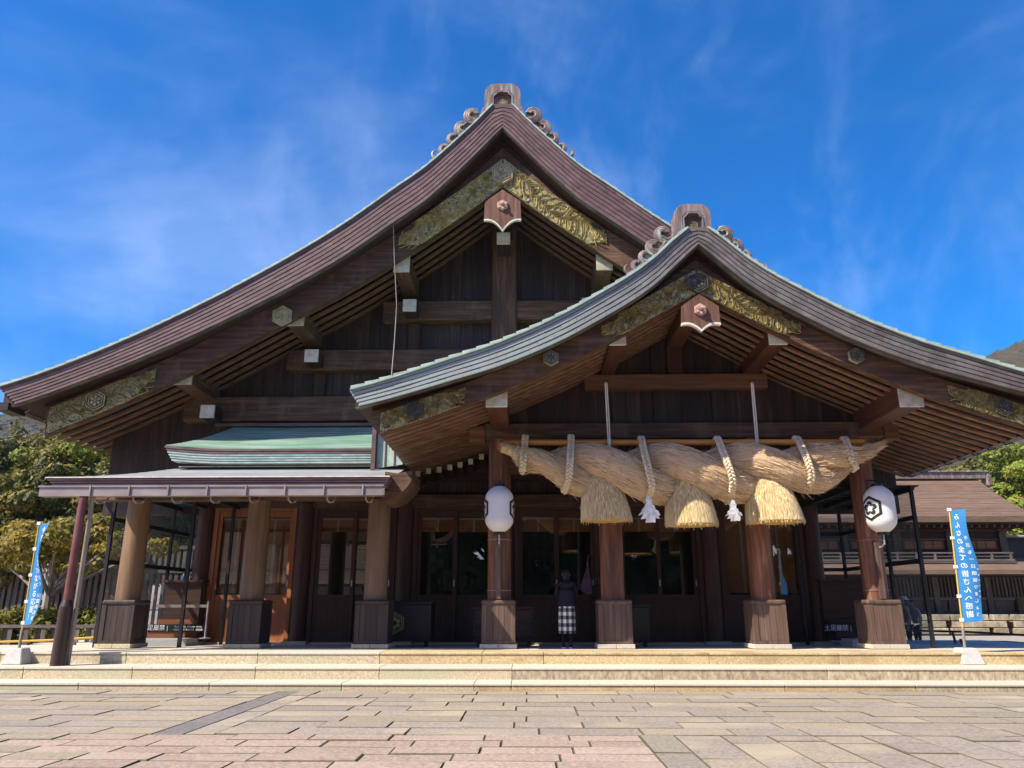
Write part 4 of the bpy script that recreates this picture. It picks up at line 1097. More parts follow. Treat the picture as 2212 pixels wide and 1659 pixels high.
# ---- eave gutters with hooks
def eave_gutter(x, z, y0, y1, m, mh, hooks, s):
    g = B(); w = 0.24
    g.box(x, x+.012, y0, y1, z-.11, z+.03); g.box(x+w, x+w+.012, y0, y1, z-.11, z+.03); g.box(x, x+w+.012, y0, y1, z-.122, z-.11)
    g.build('eave_gutter', m, hall)
    y = y0+0.55
    while y < y1:
        B().tube([(x+(w if s < 0 else 0)-s*.25, y, z+.13), (x+(w if s < 0 else 0)-s*.12, y+.02, z-.02), (x+w/2, y, z-.16), (x+(0 if s < 0 else w), y, z-.13), (x+(0 if s < 0 else w)+s*.03, y, z+.06), (x+w/2, y, z+.05)], 0.016, 6).build('gutter_bracket', mh, hall)
        y += hooks
eave_gutter(-13.62, 6.42, 18.9, 33, M_CLEAR, M_CLEAR, 0.9, -1)
bx('gutter_end_box', -13.66, -13.32, 18.78, 19.5, 6.27, 6.47, M_PIPED, hall)
bx('gutter_end', AX-13.9, AX-12.6, 18.88, 19.02, 5.86, 6.05, M_CU, hall) if False else None
eave_gutter(AP+6.78, 4.98, 14.9, 21.3, M_PIPED, M_PIPED, 0.62, 1)
# ================================================================== glazed wind-break booths at both ends of the porch
def text_mesh(body, size, depth=0.004, mirror=False, spacing=1.0, vertical=False):
    cu = bpy.data.curves.new('lettering', 'FONT'); cu.body = '\n'.join(body) if vertical else body
    cu.size = size; cu.extrude = depth; cu.align_x = 'CENTER'; cu.align_y = 'CENTER'; cu.space_line = 0.82 if vertical else 1.0
    cu.resolution_u = 2
    o = bpy.data.objects.new('lettering', cu); COL.objects.link(o)
    dg = bpy.context.evaluated_depsgraph_get(); me = bpy.data.meshes.new_from_object(o.evaluated_get(dg))
    bpy.data.objects.remove(o)
    if mirror: me.transform(Matrix.Scale(-1, 4, (1, 0, 0)))
    return me
def lettering(name, body, size, loc, mt, parent, mirror=False, vertical=False, depth=0.003, rot=(PI/2, 0, 0)):
    me = text_mesh(body, size, depth, mirror, vertical=vertical); me.name = name
    me.materials.clear(); me.materials.append(mt)
    return place(name, me, loc, parent, rot=rot)
def booth(s, label):
    xo = -9.78 if s < 0 else 8.95          # outer glass wall
    xi = -8.05 if s < 0 else 7.55
    y0, y1 = 18.05, 22.4
    o = empty('glass_booth', (xo, y0, FZ), label=label, cat='booth')
    P_ = 0.075
    def post(x, y, zt=4.1): bx('post', x-P_/2, x+P_/2, y-P_/2, y+P_/2, floor_z(y), zt, M_BLACKM, o)
    posts_y = [y0, 19.7, 21.2] if s < 0 else [y0, 19.6, 21.2]
    for y in posts_y: post(xo, y)
    if s < 0: post(-7.86, y0, 4.05)
    post(xo-s*-0.0, y1)
    post(xi if s < 0 else 7.2, 21.0, 4.1)
    for z in (2.42, 3.40, 4.05):
        bx('rail', xo-.035, xo+.035, y0, y1, z-.05, z+.05, M_BLACKM, o)
        if z != 4.05 or True: bx('rail', min(xo, xi), max(xo, xi), y1-.03, y1+.03, z-.05, z+.05, M_BLACKM, o)
    for (ya, yb) in zip(posts_y+[y1], (posts_y+[y1])[1:]):
        for za, zb in ((0.60, 2.37), (2.47, 3.35), (3.45, 4.0)):
            bx('glass_pane', xo-.004, xo+.004, ya+P_/2, yb-P_/2, za, zb, M_GLASSB, o)
    for za, zb in ((2.47, 3.35), (3.45, 4.0)):
        bx('glass_pane', min(xo, xi)+.04, max(xo, xi)-.04, y1-.004, y1+.004, za, zb, M_GLASSB, o)
    bx('top_beam', min(xo, xi)-.1, max(xo, xi)+.1, y1-.05, y1+.05, 4.1, 4.2, M_BLACKM, o)
    for i in range(9):
        y = y0+.1+i*0.5
        bx('roof_slat', min(xo, xi)-.25, max(xo, xi)+.25, y, y+.30, 4.13, 4.16, M_BLACKM, o)
    for x in (xo, (xo+xi)/2, xi): bx('roof_beam', x-.04, x+.04, y0-.1, y1, 4.02, 4.12, M_BLACKM, o)
    # reception desk and its step inside
    a, b_ = (min(xo, xi)+.15, max(xo, xi)-.1) if s > 0 else (xo+.1, -8.72)
    bx('desk_front', a, b_, 21.0, 21.06, 1.0, 2.05, wood('desk_timber', [(0.03,0.012,0.007),(0.06,0.025,0.014),(0.10,0.045,0.025)], 'x'), o)
    bx('desk_top', a-.05, b_+.05, 20.9, 21.4, 2.05, 2.11, MATS['desk_timber_x'], o)
    for z0, z1, y, m in ((0.60, 0.80, 20.3, orange('x') if s < 0 else red('x')), (0.98, 1.10, 20.75, orange('x') if s < 0 else red('x'))):
        bx('raised_step', a, b_, y, 21.0, z0, z1, m, o)
    bx('sign_board', a, b_, 20.28, 20.75, 0.80, 0.985, M_BLACK, o)
    xc = (a+b_)/2
    xs_ = -9.25 if s < 0 else 8.0
    lettering('sign_lettering', '土足厳禁 |', 0.15, (xs_-.25, 20.272, 0.90), M_WPRINT, o)
    lettering('sign_lettering', 'Please take off your shoes', 0.068, (xs_+.60, 20.272, 0.935), M_WPRINT, o)
    lettering('sign_lettering', '신발을 벗어 주십시오  请脱鞋', 0.062, (xs_+.60, 20.272, 0.855), M_WPRINT, o)
    bx('stone_step', a-.1 if s < 0 else a+.1, b_+.35 if s < 0 else b_, 19.6, 20.3, 0.45, 0.66, M_CONC, o, bevel=.01)
    return o
booth(-1, 'black framed glass wind booth with a slatted top beside the leftmost column')
booth(1, 'black framed glass wind booth with a slatted top beside the rightmost column')
# barrier posts standing in the booths
for (x, lab, gx) in ((-8.0, 'slim steel barrier post with a grey belt in the left glass booth', -9.3), (8.05, 'slim steel barrier post standing in the right glass booth', None)):
    e = empty('barrier_post', (x, 19.5, 0.66), label=lab, cat='post')
    B().tube([(x, 19.8, .66), (x, 19.8, 1.56)], .024, 10).build('pole', M_STEEL, e, smooth=True)
    B().lathe((x, 19.8), [(.14, .66), (.14, .675), (.04, .70)], 16).build('foot', M_STEEL, e)
    if gx: bx('belt', gx, x-.02, 19.795, 19.805, 1.40, 1.47, M_PIPEG, e)
# ================================================================== down pipes at the left gutter
pb = PZ(117, 1439, 0.342)
px_, py_ = pb.x, pb.y+.1
dp = empty('down_pipe', (px_, py_, 0.34), label='reddish brown drain pipe with a thick dark sleeve on the steps, far left', cat='drain pipe')
B().tube([(px_, py_, .342), (px_, py_, 1.42)], [.135, .125], 20).build('sleeve', M_PIPED, dp, smooth=True)
B().tube([(px_, py_, 1.42), (px_, py_, 1.54)], [.125, .085], 20).build('collar', M_PIPED, dp, smooth=True)
B().tube([(px_, py_, 1.5), (px_, py_, 3.3), (px_, YG, zg0)], .08, 16).build('pipe', M_PIPER, dp, smooth=True)
dp2 = empty('down_pipe', (px_+.13, 15.6, 0.342), label='thin grey drain pipe close behind the reddish drain pipe, far left', cat='drain pipe')
B().tube([(px_+.075, 15.45, .345), (px_+.075, 15.45, 3.3), (px_+.13, YG+.06, zg0)], .045, 12).build('pipe', M_PIPEG, dp2, smooth=True)
# ================================================================== offertory boxes
def obox(x0, x1, y, z0, z1, m, label, cr=False, grp=None):
    e = empty('offering_box', ((x0+x1)/2, y, z0), label=label, cat='offering box', group=grp)
    bx('box_body', x0, x1, y, y+.75, z0+.12, z1, m, e, bevel=.012)
    bx('box_rim', x0-.02, x1+.02, y-.02, y+.77, z1, z1+.06, m, e, bevel=.008)
    for a in (x0+.08, x1-.16): bx('foot', a, a+.10, y+.05, y+.15, z0, z0+.12, m, e)
    if not cr:
        for k in range(6):
            for xx in (x0-.012, x1-.05): bx('corner_joint', xx, xx+.062, y-.012, y+.03, z0+.18+k*(z1-z0-.2)/6, z0+.24+k*(z1-z0-.2)/6, M_BLACK, e)
        for k in range(1, 4): bx('side_board', x0+.06, x1-.06, y-.008, y, z0+.14+(k-1)*(z1-z0-.14)/3, z0+.13+k*(z1-z0-.14)/3, m, e)
    for k in range(6): bx('top_slat', x0+.05, x1-.05, y+.08+k*.11, y+.12+k*.11, z1+.062, z1+.085, m, e)
    return e
e = obox(PY(786,1350,18.7).x, PY(931,1350,18.7).x, 18.7, floor_z(18.7), PY(850,1306,18.7).z, M_BLACK, 'black lacquered offering box with a gold hexagonal emblem behind the third column', cr=True)
cxx, czz = PY(852, 1346, 18.68).x, PY(852, 1346, 18.68).z
R_ = .25
rr = B()
for ro, ri in ((1, .9), (.8, .72)):
    po, pi_ = hexpts(R_*ro), hexpts(R_*ri)
    for i in range(6):
        j = (i+1) % 6; rr.prism([(cxx+p[0], czz+p[1]) for p in (po[i], po[j], pi_[j], pi_[i])], 18.675, 18.70)
for i in range(6):
    a = PI/2+i*PI/3
    c_ = (cxx+R_*.38*math.cos(a), czz+R_*.38*math.sin(a))
    rr.prism([(c_[0]+R_*.2*math.cos(k*PI/4), c_[1]+R_*.2*math.sin(k*PI/4)) for k in range(8)], 18.675, 18.70)
rr.build('gold_emblem', M_GOLD, e)
x0_, x1_ = PY(1022, 1350, 18.9).x, PY(1152, 1350, 18.9).x
obox(x0_, x1_, 18.9, floor_z(18.9), PY(1100, 1311, 18.9).z-.06, wood('box_timber', [(0.03,0.017,0.012),(0.06,0.035,0.026),(0.10,0.065,0.05)], 'x'), 'brown timber offering box with dovetailed corners half hidden behind the middle column')
x0_, x1_ = PY(1352, 1350, 18.9).x, PY(1403, 1350, 18.9).x
obox(x0_-.6, x1_, 18.9, floor_z(18.9), PY(1380, 1306, 18.9).z-.06, M_BLACK, 'very dark timber offering box behind the fifth column in the porch shade', cr=True)

# ================================================================== the great twisted straw rope
RY = 16.80
def ropepx(px, py): return PY(px, py, RY)
env = [(1088, 962, 971), (1117, 966, 992), (1134, 966, 1014), (1166, 967, 1028), (1221, 964, 1057), (1271, 962, 1073), (1330, 962, 1083), (1440, 962, 1086), (1560, 962, 1085), (1640, 961, 1079), (1720, 961, 1069), (1770, 961, 1058), (1816, 960, 1033), (1850, 960, 1008), (1880, 960, 984), (1904, 957, 966)]
ex = [ropepx(a, (b+c)/2).x for a, b, c in env]
ez = [ropepx(a, (b+c)/2).z for a, b, c in env]
er = [abs(ropepx(a, b).z-ropepx(a, c).z)/2*1.0 for a, b, c in env]
fz_ = curve(list(zip(ex, ez))); fr_ = curve(list(zip(ex, er)))
rope = empty('sacred_straw_rope', ((ex[0]+ex[-1])/2, RY, 4.2), label='enormous twisted rice straw rope hanging under the bamboo pole across the porch', cat='rope')
X0A = ropepx(1341, 1015).x; HP = (ropepx(1510, 1015).x-X0A)     # half pitch
STR = []
def strand(ph, name):
    nL, nR = 150, 40
    b = B(); uv = []
    xa, xb = ex[0], ex[-1]
    cen = []
    for i in range(nL+1):
        x = lerp(xa, xb, i/nL); R_ = max(0.02, fr_(x)); th = -(x-X0A)/HP*PI + ph
        endk = min(1, (x-xa)/0.7, (xb-x)/0.5)
        if endk < 0: endk = 0
        hR = 0.46*R_*min(1, endk+0.15)
        r = R_*lerp(0.72, 0.60, endk)
        c = Vector((x, RY-hR*math.cos(th)*1.05, fz_(x)+hR*math.sin(th)))
        cen.append((c, r, th))
    STR.append(cen)
    rr_ = random.Random(int(ph*10)+3)
    phs = [rr_.uniform(0, 6) for _ in range(8)]
    vs = []
    for i, (c, r, th) in enumerate(cen):
        d = (cen[min(i+1, nL)][0]-cen[max(i-1, 0)][0]).normalized()
        u = d.cross(Vector((0, 0, 1))).normalized(); w = u.cross(d)
        for k in range(nR+1):
            a = 2*PI*k/nR
            lump = 1+0.02*math.sin(5*a+phs[0]+i*0.13)+0.018*math.sin(9*a+phs[1]-i*0.21)+0.03*math.sin(i*0.34+phs[2])*math.sin(2*a+phs[3])
            tie = 1-0.05*max(0, math.cos(i*2*PI/7+th*0.0))**14
            vs.append(c+(u*math.cos(a)+w*math.sin(a))*r*lump*tie)
            uv.append((i/nL*8.0, k/nR*2.2))
    fs = []
    m = nR+1
    for i in range(nL):
        for k in range(nR): a = i*m+k; fs.append((a, a+m, a+m+1, a+1))
    fs.append(tuple(range(nR))); fs.append(tuple(nL*m+k for k in range(nR-1, -1, -1)))
    me = bpy.data.meshes.new(name); me.from_pydata([(v.x, v.y-RY, v.z-4.2) for v in vs], [], fs)
    ul = me.uv_layers.new(name='UVMap')
    for p in me.polygons:
        for li, vi in zip(p.loop_indices, p.vertices): ul.data[li].uv = uv[vi]
    me.polygons.foreach_set('use_smooth', [True]*len(me.polygons)); me.materials.append(M_STRAW)
    o = place(name, me, (0, RY, 4.2), rope)
strand(0, 'strand'); strand(PI, 'strand')
# straw ends: loose stalks over the rope surface (cannot be counted)
def stalk(b, p, d, ln, w, bend=None):
    d = d.normalized(); s_ = d.cross(Vector((RND.uniform(-1,1), RND.uniform(-1,1), RND.uniform(-1,1))))
    if s_.length < .05: return
    s_ = s_.normalized()*w; t_ = d.cross(s_).normalized()*w
    q1 = p+d*ln*.5+(bend*.35 if bend else Vector((0,0,0))); q2 = p+d*ln+(bend if bend else Vector((0,0,0)))
    b.add([p+s_, p-s_*.5+t_, p-s_*.5-t_, q1+s_, q1-s_*.5+t_, q1-s_*.5-t_, q2], [(0,1,4,3),(1,2,5,4),(2,0,3,5),(3,4,6),(4,5,6),(5,3,6)])
fz = B(); fz2 = B()
for cen in STR:
    for i in range(8000):
        k = RND.randrange(2, len(cen)-2); c, r, th = cen[k]
        d = (cen[k+1][0]-cen[k-1][0]).normalized()
        u = d.cross(Vector((0, 0, 1))).normalized(); w = u.cross(d)
        a = RND.uniform(0, 2*PI); n_ = u*math.cos(a)+w*math.sin(a)
        p = c+n_*r*1.004+d*RND.uniform(-.03, .03)
        tg = d*RND.choice((-1, 1))+n_.cross(d)*RND.uniform(-.10, .10)+n_*RND.uniform(0.0, 0.03)
        if RND.random() < .025: tg = tg+n_*RND.uniform(.15, .7)
        stalk(fz if i % 6 else fz2, p, tg, RND.uniform(.10, .32), RND.uniform(.003, .0075))
fz.build('loose_stalks', M_STRAW3, rope, kind='stuff')
fz2.build('loose_stalks', mat('brown_straw', [(0.24, 0.145, 0.065), (0.38, 0.25, 0.125), (0.50, 0.35, 0.19)], scale=20, rough=.8, bump=0), rope, kind='stuff')
# bound stub at the left tip and twisted tail at the right tip
pL = Vector((ex[0], RY, ez[0]))
st0 = Vector((ex[1]+.05, RY-.05, ez[1])); d0 = (pL-st0).normalized()
tip = pL+d0*.02
B().tube([st0+Vector((.2, 0, -.12)), st0, tip], [.17, .135, .125], 16).build('bound_tip', M_STRAW2, rope, smooth=True)
sb = B()
for i in range(420):
    a, rr0 = RND.uniform(0, 2*PI), .125*math.sqrt(RND.random())
    u = d0.cross(Vector((0, 1, 0))).normalized(); w = u.cross(d0)
    stalk(sb, tip+(u*math.cos(a)+w*math.sin(a))*rr0-d0*.12, d0+u*RND.uniform(-.1,.1)+w*RND.uniform(-.1,.1), RND.uniform(.12, .2), .003)
for i in range(900):
    pr = Vector((ex[-1], RY, ez[-1]))
    a = RND.uniform(0, 1); c, r, th = STR[0][-2-int(a*8)]
    u = RND.uniform(0, 2*PI); off = Vector((0, math.cos(u), math.sin(u)))*r*.9
    stalk(sb, c+off, Vector((1, RND.uniform(-.2,.2), RND.uniform(-.05,.45)))-off*.5, RND.uniform(.06,.16), .0032)
sb.build('frayed_ends', M_STRAW2, rope, kind='stuff')
for k in range(3):
    c_ = st0+Vector((-.02+.03*k-0.05, 0, -.0-.03*k)); pp = []
    u = d0.cross(Vector((0, 1, 0))).normalized(); w = u.cross(d0)
    for i in range(17):
        a = 2*PI*i/16; pp.append(c_+(u*math.cos(a)+w*math.sin(a))*.15)
    B().tube(pp, .014, 6, cap=False).build('binding', M_BRAID, rope, smooth=True)

# ---- straw tassels
def tassel(pxc, pytop, pxb, pyb, hw, which, lab):
    yc = RY+0.02
    top = PY(pxc, pytop, yc); bot = PY(pxb, pyb-9, yc); rb = hw*0.0103; rt = rb*0.56
    ztop = top.z+0.12; zbot = bot.z
    e = empty('straw_tassel', (bot.x, yc, zbot), label=lab, cat='tassel', group='straw tassels under the great rope')
    def rad(t): return lerp(rt, rb, t**0.75)*(1+.04*math.sin(PI*t))
    def cen(t): return Vector((lerp(top.x, bot.x, t), yc, lerp(ztop, zbot, t)))
    vs, n = [], 36
    b = B()
    m = 10
    for i in range(m+1):
        t = i/m; c = cen(t); r = rad(t)*.965
        for k in range(n):
            a = 2*PI*k/n; vs.append((c.x+r*math.cos(a), c.y+r*math.sin(a), c.z))
    fs = []
    for i in range(m):
        for k in range(n): a = i*n+k; b2 = i*n+(k+1) % n; fs.append((a, a+n, b2+n, b2))
    b.add(vs, fs); b.build('straw_core', M_STALK, e, smooth=True)
    c = cen(1); un = B(); un.add([(c.x+rad(1)*.97*math.cos(2*PI*k/n), c.y+rad(1)*.97*math.sin(2*PI*k/n), c.z+.01) for k in range(n)], [tuple(range(n-1, -1, -1))])
    un.build('cut_underside', M_STRAWU, e)
    sk = B(); r_ = random.Random(which)
    for i in range(4200):
        a = r_.uniform(0, 2*PI)
        if r_.random() < .6 and math.sin(a) > 0: a = -a
        t0 = r_.choice((0, 0, .1, .3, .5, .65))*r_.random()+r_.uniform(0, .15)
        t1 = min(1.0, t0+r_.uniform(.35, .6)) if t0 < .5 else 1.0
        if r_.random() < .5: t1 = 1.0
        e_ = r_.uniform(-.012, .012) if t1 == 1.0 else 0
        pts = []
        for j in range(4):
            t = lerp(t0, t1, j/3); c = cen(t); aa = a+r_.uniform(-.012, .012); rr0 = rad(t)*(1+r_.uniform(-.004, .018))
            pts.append(Vector((c.x+rr0*math.cos(aa), c.y+rr0*math.sin(aa), c.z-(e_ if j == 3 else 0))))
        if t1 == 1.0 and r_.random() < .06:
            pts[-1] += Vector((0, 0, -r_.uniform(.01, .07)))
        w = r_.uniform(.004, .010)
        tt = Vector((-math.sin(a), math.cos(a), 0))*w; nn = Vector((math.cos(a), math.sin(a), 0))*w
        vs = []
        for p in pts: vs += [p+tt, p+nn, p-tt]
        sk.add(vs, [(3*j, 3*j+3, 3*j+4, 3*j+1) for j in range(3)]+[(3*j+1, 3*j+4, 3*j+5, 3*j+2) for j in range(3)])
    for i in range(70):
        a = r_.uniform(PI, 2*PI) if r_.random() < .8 else r_.uniform(0, PI); t = r_.uniform(.1, .9); c = cen(t); nn = Vector((math.cos(a), math.sin(a), 0))
        stalk(sk, c+nn*rad(t), nn*.6+Vector((r_.uniform(-.4,.4), 0, -.7)), r_.uniform(.06, .16), .0022, Vector((0, 0, -.05)))
    sk.build('straw_stalks', M_STALK, e, kind='stuff')
tassel(1297, 1034, 1310.5, 1133, 53, 1, 'leftmost of the three straw tassels under the great rope, half in shade')
tassel(1480, 1038, 1494, 1143, 54, 2, 'middle one of the three straw tassels under the great rope')
tassel(1652, 1036, 1675, 1137, 58, 3, 'rightmost of the three straw tassels under the great rope, fully sunlit')

# ---- braided ropes tying the straw rope to the pole
def braid_path(pts, name, label, grp, rw=0.062):
    """three-strand plait: two rows of slanting bulges along the path"""
    P_ = [Vector(p) for p in pts]
    L_ = [0]
    for a, b_ in zip(P_, P_[1:]): L_.append(L_[-1]+(b_-a).length)
    def at(s):
        for i in range(len(P_)-1):
            if s <= L_[i+1] or i == len(P_)-2:
                t = (s-L_[i])/max(1e-6, L_[i+1]-L_[i]); return P_[i].lerp(P_[i+1], t), (P_[i+1]-P_[i]).normalized()
    e = empty(name, at(L_[-1]/2)[0], label=label, cat='braided rope', group=grp)
    for st_ in range(3):
        pts_, n = [], int(L_[-1]/0.014)
        for i in range(n+1):
            s = L_[-1]*i/n; p, d = at(s)
            side = d.cross(Vector((0, -1, 0))); side = side.normalized() if side.length > .1 else Vector((1, 0, 0))
            dep = side.cross(d)
            ph = 2*PI*s/0.23+st_*2*PI/3
            pts_.append(p+side*math.sin(ph)*rw*.86+dep*math.sin(2*ph)*rw*.50)
        B().tube(pts_, rw*.46, 6).build('plait_strand', M_BRAID, e, smooth=True)
def wrap(pxt, pyt, mids, pxb, pyb, lab):
    """over the pole, down the front of the rope, under it and up the back"""
    t = PY(pxt, pyt, 16.72)
    pts = [(t.x, 17.02, t.z-.04), (t.x, 16.90, t.z+.02), (t.x, 16.76, t.z)]
    al = [(pxt, pyt)]+mids+[(pxb, pyb)]
    for i, (a, b_) in enumerate(mids):
        q_ = PY(a, b_, RY); R_ = fr_(q_.x); dz = (q_.z-fz_(q_.x))/max(R_, .05); dz = max(-.98, min(.98, dz))
        y = RY-R_*1.10*math.sqrt(max(0, 1-dz*dz))-.045
        q2 = PY(a, b_, y); pts.append(tuple(q2))
    q_ = PY(pxb, pyb, RY); pts.append((q_.x, RY-.16, PY(pxb, pyb, RY-.16).z)); pts.append((q_.x-.02, RY, q_.z-.03)); 
    R_ = fr_(q_.x); pts.append((q_.x, RY+R_*1.0, fz_(q_.x)-R_*.3)); pts.append((t.x, RY+max(.2, R_*.9), fz_(q_.x)+R_*.4)); pts.append((t.x, 17.0, t.z-.05))
    # resample smoothly
    P_ = [Vector(p) for p in pts]; out_ = []
    for i in range(len(P_)-1):
        p0, p1, p2, p3 = P_[max(i-1, 0)], P_[i], P_[i+1], P_[min(i+2, len(P_)-1)]
        for k in range(5):
            t_ = k/5; out_.append(0.5*((2*p1)+(-p0+p2)*t_+(2*p0-5*p1+4*p2-p3)*t_*t_+(-p0+3*p1-3*p2+p3)*t_**3))
    out_.append(P_[-1])
    braid_path(out_, 'braided_rope', lab, 'braided ropes tied round the great rope')
wrap(1134.5, 944, [(1133, 966), (1131, 990)], 1130, 1014, 'first braided rope from the left, looped round the thin left tip of the great rope')
wrap(1234, 943, [(1233, 968), (1231.5, 995), (1230, 1022), (1227, 1040)], 1221, 1057, 'second braided rope from the left around the great rope, left of the first tassel')
wrap(1386.6, 947, [(1391, 975), (1400, 1009), (1406, 1035), (1408, 1055)], 1398, 1079, 'braided rope with a folded white paper streamer, between the left and middle tassels')
wrap(1551.5, 947, [(1559, 970), (1570, 997), (1580, 1025), (1583, 1050)], 1572, 1079, 'braided rope with a folded white paper streamer, between the middle and right tassels')
wrap(1724, 947, [(1736, 975), (1747, 1002), (1753, 1024), (1752, 1040)], 1744, 1056, 'braided rope just right of the rightmost straw tassel')
wrap(1827.7, 948, [(1834, 972), (1840, 992)], 1842, 1010, 'last braided rope on the right, near the frayed right tip of the great rope')
# ---- bamboo pole and its two white suspension ropes
pa, pb_ = PY(1087, 956, 16.9), PY(1865, 955, 16.9)
bp = empty('bamboo_pole', (3.5, 16.9, 4.9), label='long orange brown bamboo pole above the great straw rope', cat='pole')
B().tube([pa, pb_], .068, 16).build('pole', M_BAMBOO, bp, smooth=True)
for k in range(1, 9):
    c_ = pa.lerp(pb_, k/9+.01); B().tube([c_-Vector((.012, 0, 0)), c_, c_+Vector((.012, 0, 0))], [.069, .075, .069], 16).build('node_ring', M_BAMBOO, bp, smooth=True)
for (a, b_, c_, d_, lab) in ((1309, 826, 1316, 958, 'left doubled white rope holding up the bamboo pole'), (1624.5, 826, 1636, 958, 'right doubled white rope holding up the bamboo pole')):
    t = PY(a, b_, 16.5); q_ = PY(c_, d_, 16.82)
    e = empty('suspension_rope', t, label=lab, cat='rope', group='white ropes holding the bamboo pole')
    for o_ in (-.022, .022):
        B().tube([t+Vector((o_*.8, 0, 0)), (t+q_)/2+Vector((o_, 0, 0)), q_+Vector((o_*.9, 0, 0.05))], .016, 8).build('rope_leg', M_WHITEROPE, e, smooth=True)
    B().tube([(q_.x, 16.82, q_.z+.09), (q_.x, 16.81, q_.z-.02), (q_.x, 16.84, q_.z-.09)], [.045, .04, .03], 10).build('knot', M_WHITEROPE, e, smooth=True)
    B().tube([(t.x-.05, t.y, t.z+.08), (t.x-.035, t.y, t.z), (t.x, t.y, t.z-.03), (t.x+.035, t.y, t.z), (t.x+.05, t.y, t.z+.08)], .012, 6).build('hook', M_BLACKM, e, smooth=True)
# ---- folded paper streamers
def shide(px, pt_, pb2, lab):
    y = 16.35; t = PY(px, pt_, y); b_ = PY(px, pb2, y); H_ = t.z-b_.z
    e = empty('paper_streamer', t, label=lab, cat='paper streamer', group='folded paper streamers on the braided ropes')
    B().add([(t.x-.03, y, t.z), (t.x+.03, y, t.z), (t.x+.06, y+.01, t.z-.2*H_), (t.x-.06, y+.01, t.z-.2*H_), (t.x, y+.04, t.z), (t.x, y+.05, t.z-.2*H_)], [(0,3,2,1),(4,1,2,5),(0,4,5,3),(3,5,2),(0,1,4)]).build('paper_neck', M_PAPER, e)
    r_ = random.Random(int(px))
    for k in range(11):
        f_ = (k-5)/5
        ang = f_*.62+r_.uniform(-.08, .08); z0 = t.z-H_*(.20+.05*(1-abs(f_)))
        w, h = .10, H_*(.62 if k % 2 else .74)*(1-.18*abs(f_)); c_, s_ = math.cos(ang), math.sin(ang); yy = y-.05+.022*((k*3) % 4)+.02*abs(f_)
        rows_ = [(0, -.5, .5), (-.32, -.75, .45), (-.33, -.5, .75), (-.66, -.8, .4), (-.67, -.45, .8), (-1, -.7, .55)]
        vs = []
        for q_, (v_, l_, r0_) in enumerate(rows_):
            for p in (l_*w, r0_*w):
                vs.append((t.x+f_*.035+p*c_-v_*h*-s_*-1*-1, yy+(.018 if q_ % 2 else -.012), z0+v_*h*c_+p*s_*.4))
        n_ = len(rows_)
        bb = B(); bb.add(vs+[(v[0], v[1]+.003, v[2]) for v in vs], [(2*i, 2*i+1, 2*i+3, 2*i+2) for i in range(n_-1)]+[(2*n_+2*i, 2*n_+2*i+2, 2*n_+2*i+3, 2*n_+2*i+1) for i in range(n_-1)]).build('paper_fold', M_PAPER, e)
shide(1401, 1066, 1132, 'left folded white paper streamer under the great rope')
shide(1583, 1080, 1128, 'right folded white paper streamer under the great rope')

